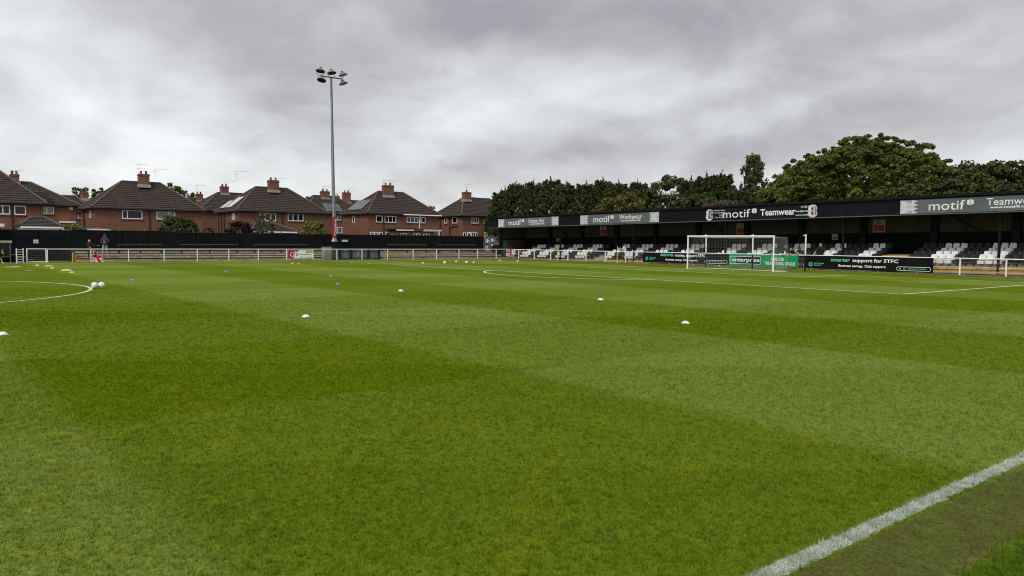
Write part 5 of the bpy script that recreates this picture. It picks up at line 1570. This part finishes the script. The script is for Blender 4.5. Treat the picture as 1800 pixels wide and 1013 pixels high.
# ------------------------------------------------------------------ PEOPLE
def person(label, loc, rz, J, cols, hair='hairdark', cap=None, s=1.0, group=None):
    """J: joints in metres, facing +Y; cols: region -> material key"""
    t = thing('person', loc, label, 'person', group, rz)
    base = {'pelvis': (0, 0, .95), 'waist': (0, 0, 1.1), 'chest': (0, 0, 1.33), 'neck': (0, .01, 1.50), 'head': (0, .03, 1.60), 'crown': (0, .02, 1.71)}
    for q, k in ((-1, 'l'), (1, 'r')):
        base.update({'sh' + k: (q * .18, 0, 1.41), 'el' + k: (q * .25, -.03, 1.13), 'wr' + k: (q * .26, .07, .89),
                     'hip' + k: (q * .09, 0, .90), 'kn' + k: (q * .10, .03, .50), 'an' + k: (q * .10, -.02, .09), 'toe' + k: (q * .12, .15, .04)})
    base.update(J)
    V = {k: Vector(v) for k, v in base.items()}
    rad = {'pelvis': .135, 'waist': .125, 'chest': .145, 'neck': .055, 'head': .088, 'crown': .06}
    for k in 'lr':
        rad.update({'sh' + k: .068, 'el' + k: .046, 'wr' + k: .032, 'hip' + k: .09, 'kn' + k: .058, 'an' + k: .04, 'toe' + k: .035})
    E = [('pelvis', 'waist', 'shirt'), ('waist', 'chest', 'shirt'), ('chest', 'neck', 'shirt'), ('neck', 'head', 'skin'), ('head', 'crown', 'skin')]
    for k in 'lr':
        E += [('chest', 'sh' + k, 'shirt'), ('sh' + k, 'el' + k, 'sleeve'), ('el' + k, 'wr' + k, 'forearm'), ('pelvis', 'hip' + k, 'shorts'), ('hip' + k, 'kn' + k, 'shorts'), ('kn' + k, 'an' + k, 'shin'), ('an' + k, 'toe' + k, 'shoe')]
        fwd = (V['wr' + k] - V['el' + k]).normalized()
        sd = fwd.cross(Vector((0, 0, 1)))
        sd = sd.normalized() if sd.length > .1 else Vector((1, 0, 0))
        V['palm' + k] = V['wr' + k] + fwd * .075; rad['palm' + k] = .03
        E.append(('wr' + k, 'palm' + k, 'skin'))
        for i, L in enumerate((.07, .08, .075, .06)):
            o_ = sd * (.024 - .016 * i)
            V[f'f{k}{i}a'] = V['palm' + k] + o_ + fwd * .03; V[f'f{k}{i}b'] = V['palm' + k] + o_ * 1.2 + fwd * (.03 + L * .8) + Vector((0, 0, -.025))
            rad[f'f{k}{i}a'] = .010; rad[f'f{k}{i}b'] = .008
            E += [('palm' + k, f'f{k}{i}a', 'skin'), (f'f{k}{i}a', f'f{k}{i}b', 'skin')]
        V[f'f{k}t'] = V['wr' + k] + fwd * .06 + sd * .055; rad[f'f{k}t'] = .010
        E.append(('wr' + k, f'f{k}t', 'skin'))
    V['nose'] = V['head'] + Vector((0, .098, .01)); rad['nose'] = .014; E.append(('head', 'nose', 'skin'))
    for q, k in ((-1, 'l'), (1, 'r')):
        V['ear' + k] = V['head'] + Vector((q * .085, -.005, .01)); rad['ear' + k] = .018; E.append(('head', 'ear' + k, 'skin'))
    keys = list(V); ix = {k: i for i, k in enumerate(keys)}
    me = bpy.data.meshes.new('body'); me.from_pydata([V[k] * s for k in keys], [(ix[a_], ix[b_]) for a_, b_, _ in E], [])
    o = bpy.data.objects.new('body', me); COL.objects.link(o)
    md = o.modifiers.new('skin', 'SKIN'); md.use_smooth_shade = True
    for k in keys:
        sv = me.skin_vertices[0].data[ix[k]]; rr = rad[k] * s
        sv.radius = (rr, rr); sv.use_root = (k == 'pelvis')
    sb = o.modifiers.new('sub', 'SUBSURF'); sb.levels = 1; sb.render_levels = 1
    bpy.context.view_layer.update()
    m2 = bpy.data.meshes.new_from_object(o.evaluated_get(bpy.context.evaluated_depsgraph_get()))
    bpy.data.objects.remove(o)
    regs = list(dict.fromkeys(cols.values())); m2.materials.clear()
    for k in regs: m2.materials.append(M[k])
    segs = [(V[a_] * s, V[b_] * s, rg, (rad[a_] + rad[b_]) / 2 * s) for a_, b_, rg in E]
    for p in m2.polygons:
        c = p.center; best = None
        for a_, b_, rg, rr in segs:
            ab = b_ - a_; tt = max(0, min(1, (c - a_).dot(ab) / max(1e-9, ab.length_squared)))
            dd = (c - (a_ + ab * tt)).length - rr
            if best is None or dd < best[0]: best = (dd, rg)
        p.material_index = regs.index(cols[best[1]]); p.use_smooth = True
    m2.name = 'body'
    bo = link('body', m2, t, local=True)
    hc = V['head'] * s; cc = V['crown'] * s
    ax = (cc - hc).normalized()
    hm = MB(); kk = cap or hair
    axh = (ax + Vector((0, -.55, 0))).normalized()
    hm.lathe([(0, .175), (.05, .165), (.092, .125), (.112, .06), (.108, .015), (.095, -.005)], hc + Vector((0, -.012, .0)) * s, axh if not cap else (ax + Vector((0, -.25, 0))).normalized(), 14)
    if cap:
        hm.lathe([(.02, .03), (.115, .03), (.12, .045), (.02, .05)], hc + Vector((0, .06, .0)) * s, ax, 14)
    hm.v = [tuple(hc + (Vector(v) - hc) * (s if s != 1 else 1)) for v in hm.v]
    hm.build('cap' if cap else 'hair', M[kk], t, smooth=True, local=True)
    for q in (-1, 1):
        MB().lathe([(0, -.012), (.01, -.006), (.012, 0), (.01, .006), (0, .012)], hc + Vector((q * .033, .086, .025)) * s, (0, 1, 0), 8).build('eye', M['eye'], t, local=True)
    return t
def C(shirt, sleeve, forearm, shorts, shin, shoe): return dict(shirt=shirt, sleeve=sleeve, forearm=forearm, shorts=shorts, shin=shin, shoe=shoe, skin='skin')
RZX = -math.pi / 2      # facing +X (towards the pitch)
t = person('standing man in dark cap, navy top and pale shorts looking at his phone', (-36.5, -34.25, .28), RZX - .2,
    {'ell': (-.27, .05, 1.14), 'wrl': (-.06, .27, 1.18), 'elr': (.27, .05, 1.13), 'wrr': (.08, .26, 1.14), 'anl': (-.16, .0, .09), 'toel': (-.2, .16, .04), 'anr': (.2, .05, .09), 'toer': (.27, .2, .04), 'knr': (.16, .05, .5)},
    C('clothnavy', 'clothnavy', 'clothnavy', 'clothgrey', 'skin', 'shoe'), cap='clothblack', s=1.14)
t2 = thing('mobile_phone', (-36.5 + .40, -34.3, 1.68), 'dark phone held by the man in the cap', 'phone')
MB().box(-36.12, -36.1, -34.34, -34.26, 1.62, 1.78).build('case', M['phone'], t2)
MB().box(-36.125, -36.121, -34.335, -34.265, 1.63, 1.77).build('screen', M['glassdark'], t2)
person('blond child in black leaning on the far rail beside the flag', (-36.2, -35.45, .28), RZX + .1,
    {'ell': (-.38, .2, 1.15), 'wrl': (-.62, .3, 1.2), 'elr': (.25, .08, 1.12), 'wrr': (.1, .28, 1.05)},
    C('clothblack', 'clothblack', 'clothblack', 'clothblack', 'clothblack', 'clothblack'), hair='hairblond', s=.86)
person('bare legged person at the far left edge beside the dugout', (-32.6, -41.93, 0), RZX + .5,
    {'anl': (-.15, .1, .09), 'toel': (-.17, .27, .04)}, C('clothblack', 'clothblack', 'skin', 'clothblack', 'skin', 'whiteplastic'), hair='hairdark', s=.95)
# by the stand
FZ = .1
person('child in white shirt and dark cap walking behind the goal fence', (-17.3, 7.6, .12), math.pi * .62,
    {'chest': (0, .12, 1.28), 'neck': (0, .2, 1.44), 'head': (0, .24, 1.53), 'crown': (0, .26, 1.64), 'shl': (-.18, .1, 1.36), 'shr': (.18, .1, 1.36), 'ell': (-.24, .2, 1.1), 'elr': (.25, .0, 1.1), 'wrl': (-.2, .35, .98), 'wrr': (.27, .05, .9), 'knl': (-.1, .12, .5), 'anl': (-.1, .05, .09), 'toel': (-.12, .2, .04), 'anr': (.1, -.16, .1), 'toer': (.12, .0, .04)},
    C('clothwhite', 'clothwhite', 'clothblack', 'clothgrey', 'clothblack', 'clothblack'), cap='clothblack', s=1.0)
def leaning(label, x, s, cols, hair, cap=None, rz=0.0, look=0):
    zr = 1.16
    k = 1 / s
    person(label, (x, 7.78, .08), math.pi + rz,
        {'pelvis': (0, -.02, .92), 'waist': (0, .05, 1.06), 'chest': (0, .2, 1.24), 'neck': (0, .33, 1.36), 'head': (look, .40, 1.44), 'crown': (look, .40, 1.555), 'shl': (-.18, .24, 1.28), 'shr': (.18, .24, 1.28),
         'ell': (-.26, .46, 1.12 * k * .98), 'elr': (.26, .46, 1.12 * k * .98), 'wrl': (-.08, .62, 1.13 * k), 'wrr': (.06, .64, 1.15 * k)}, cols, hair, cap, s)
leaning('fair haired person in dark top leaning on the rail just right of the goalpost', -1.0, 1.08, C('clotholive', 'clotholive', 'skin', 'clothblack', 'clothblack', 'clothblack'), 'hairblond')
leaning('tallest of three fans in black leaning together over the green banner', .12, 1.16, C('clothblack', 'clothblack', 'skin', 'clothblack', 'clothblack', 'clothblack'), 'hairdark')
leaning('dark haired fan in black leaning between two others on the rail', .62, 1.03, C('clothblack', 'clothblack', 'clothblack', 'clothblack', 'clothblack', 'clothblack'), 'hairdark', look=.03)
leaning('fan in dark cap and olive top leaning at the end of the green banner', 1.25, 1.07, C('clotholive', 'clotholive', 'skin', 'clothblack', 'clothblack', 'clothblack'), 'hairdark', cap='clothblack')
person('man in black T-shirt with white motif standing with straight arms on the rail', (2.9, 7.75, .1), math.pi + .25,
    {'chest': (0, .1, 1.34), 'neck': (0, .17, 1.5), 'head': (0, .22, 1.6), 'crown': (0, .22, 1.71), 'shl': (-.19, .1, 1.41), 'shr': (.19, .1, 1.41), 'ell': (-.3, .25, 1.18), 'elr': (.3, .25, 1.18), 'wrl': (-.34, .45, 1.0), 'wrr': (.34, .45, 1.0)},
    C('clothblack', 'clothblack', 'skin', 'clothblack', 'clothblack', 'clothblack'), 'hairginger', s=1.12)
person('ginger person in dark coat sitting in the front seats behind the goal', (-4.75, 9.0, .42), math.pi - .5,
    {'pelvis': (0, -.02, .5), 'waist': (0, .02, .66), 'chest': (0, .08, .92), 'neck': (0, .12, 1.1), 'head': (0, .16, 1.2), 'crown': (0, .16, 1.31), 'shl': (-.18, .08, 1.0), 'shr': (.18, .08, 1.0), 'ell': (-.25, .2, .74), 'elr': (.25, .2, .74), 'wrl': (-.12, .42, .66), 'wrr': (.12, .42, .66),
     'hipl': (-.09, .02, .48), 'hipr': (.09, .02, .48), 'knl': (-.11, .44, .48), 'knr': (.11, .44, .48), 'anl': (-.11, .42, .09), 'anr': (.11, .42, .09), 'toel': (-.12, .58, .04), 'toer': (.12, .58, .04)},
    C('clothblack', 'clothblack', 'clothblack', 'clothblack', 'clothblack', 'clothblack'), 'hairginger', s=1.06)

# ------------------------------------------------------------------ BALLS, CONES, BIBS
def ball(x, y, label, seed):
    t = thing('football', (x, y, 0), label, 'ball', 'match balls on the pitch')
    m = MB(); rr = .122; n, k = 22, 12
    pr = [(rr * math.sin(math.pi * i / k), rr - rr * math.cos(math.pi * i / k)) for i in range(k + 1)]
    m.lathe(pr, (x, y, .012), (0, 0, 1), n); m.build('ball_skin', M['ballwhite'], t, smooth=True)
    rng = random.Random(seed); p = MB(); c = Vector((x, y, .012 + rr))
    cd = (CP - c).normalized()
    dirs = []
    g = (1 + 5 ** .5) / 2
    rot = Matrix.Rotation(rng.uniform(0, 6), 3, 'Z') @ Matrix.Rotation(rng.uniform(0, 6), 3, 'X')
    for a_, b_ in ((1, g), (-1, g), (1, -g), (-1, -g)):
        dirs += [Vector((0, a_, b_)), Vector((a_, b_, 0)), Vector((b_, 0, a_))]
    for dv in dirs:
        dv = rot @ dv.normalized(); e1 = dv.orthogonal().normalized(); e2 = dv.cross(e1)
        pts = [c + (dv + (e1 * math.cos(2 * math.pi * i / 5) + e2 * math.sin(2 * math.pi * i / 5)) * .22).normalized() * (rr + .001) for i in range(5)]
        inn = [c + (dv + (e1 * math.cos(2 * math.pi * i / 5) + e2 * math.sin(2 * math.pi * i / 5)) * .12).normalized() * (rr + .001) for i in range(5)]
        for i in range(0, 5):
            if rng.random() < .6: p.face([pts[i], pts[(i + 1) % 5], inn[(i + 1) % 5], inn[i]])
    p.build('ball_print', M['ballink'], t)
ball(1.56, -41.93, 'left one of two white footballs touching beside the centre circle', 1)
ball(1.50, -41.68, 'right one of two white footballs touching beside the centre circle', 2)
ball(-20.36, -11.4, 'left white football far off near the corner of the far fence', 3)
ball(-20.4, -9.1, 'right white football far off near the corner of the far fence', 4)
def cone(x, y, matk, label, group, rr=.105, h=.055, parent=None):
    t = thing('marker_cone', (x, y, 0), label, 'cone', group)
    MB().lathe([(rr, 0), (rr, .006), (.045, h), (.035, h), (.035, h - .006), (rr - .012, 0)], (x, y, .002), n=18).build('dish', M[matk], t, smooth=False)
    MB().lathe([(rr + .006, 0), (rr + .006, .006), (rr, .008)], (x, y, .001), n=18).build('rim', M[matk], t)
for x, y, lab in ((16.15, -46.2, 'white marker cone cut by the left edge of the photo'), (16.0, -39.8, 'white marker cone on the pale square left of centre'), (8.5, -32.65, 'white marker cone right of the blue cones in mid pitch'), (15.85, -29.2, 'white marker cone right of centre, further from the camera'), (22.4, -32.9, 'white marker cone right of centre, nearest the camera')):
    cone(x, y, 'whiteplastic', lab, 'white marker cones', rr=.105, h=.06)
for x, y, lab in ((-23.1, -11.85, 'tiny white marker cone left of the two far footballs'), (-26.9, -5.7, 'tiny white marker cone right of the two far balls near the fence'), (-23.9, -5.8, 'tiny white marker cone nearer the pitch right of the two far balls'), (-28.3, .7, 'tiny white marker cone near the corner left of the goal line'), (-25.9, 1.1, 'tiny pale marker cone near the corner beside the goal line')):
    cone(x, y, 'whiteplastic', lab, 'white marker cones', rr=.13, h=.08)
for x, y, lab in ((-4.3, -39.3, 'blue marker cone right of the two near footballs'), (-12.0, -32.5, 'blue marker cone in the pale band left of centre'), (-4.0, -29.6, 'blue marker cone below the mast, farther of two'), (3.1, -32.65, 'blue marker cone below the mast, nearer of two'), (-26.7, -16.8, 'tiny blue marker cone near the far fence, left one'), (-23.2, -17.0, 'tiny blue marker cone near the far fence, right one')):
    cone(x, y, 'coneblue', lab, 'blue marker cones', rr=.10, h=.06)
for x, y, lab in ((-25.3, -22.8, 'left orange marker cone below the white board'), (-24.5, -22.6, 'right orange marker cone below the white board')):
    cone(x, y, 'coneorange', lab, 'orange marker cones', rr=.14, h=.11)
for x, y, lab in ((-27.4, -40.2, 'yellow marker cone farthest of the row by the gate'), (-21.4, -40.15, 'yellow marker cone in the middle of the row by the gate'), (-14.2, -40.2, 'yellow marker cone nearest of the row by the gate')):
    cone(x, y, 'yellowbright', lab, 'yellow marker cones', rr=.125, h=.075)
def pile(name, x, y, matk, label, cat, w_=.4, dpt=.3, h=.1, seed=0, alt=None):
    rng = random.Random(seed); m = MB(); n = 12
    hs = [[0 if i in (0, n) or j in (0, n) else h * (.35 + .65 * rng.random()) * math.sin(math.pi * i / n) ** .5 * math.sin(math.pi * j / n) ** .5 for j in range(n + 1)] for i in range(n + 1)]
    jit = [[(rng.uniform(-.5, .5) / n, rng.uniform(-.5, .5) / n) for j in range(n + 1)] for i in range(n + 1)]
    P = lambda i, j: (x + dpt * ((i / n - .5) + jit[i][j][0]), y + w_ * ((j / n - .5) + jit[i][j][1]), .012 + hs[i][j])
    for i in range(n):
        for j in range(n):
            m.face([P(i, j), P(i, j + 1), P(i + 1, j + 1), P(i + 1, j)][::-1], 1 if (alt and rng.random() < .28) else 0)
    tag(m.build(name, [M[matk], M[alt or matk]], None, weld=True), label, cat)
pile('bib_pile', -25.4, -39.8, 'yellowbright', 'heap of yellow bibs beside the farther yellow cones', 'bibs', .5, .35, .08, 1)
pile('bib_pile', -17.2, -40.0, 'yellowbright', 'heap of yellow bibs beside the nearer yellow cones', 'bibs', .55, .35, .09, 2, 'whiteplastic')
pile('bib_pile', -24.4, -41.9, 'bib', 'long heap of pink and white bibs near the dugout', 'bibs', .9, .45, .06, 3, 'whiteplastic')
pile('bib_pile', -17.6, -41.8, 'bib', 'pink bib heap nearer the centre circle', 'bibs', .5, .4, .06, 4, 'flagred')
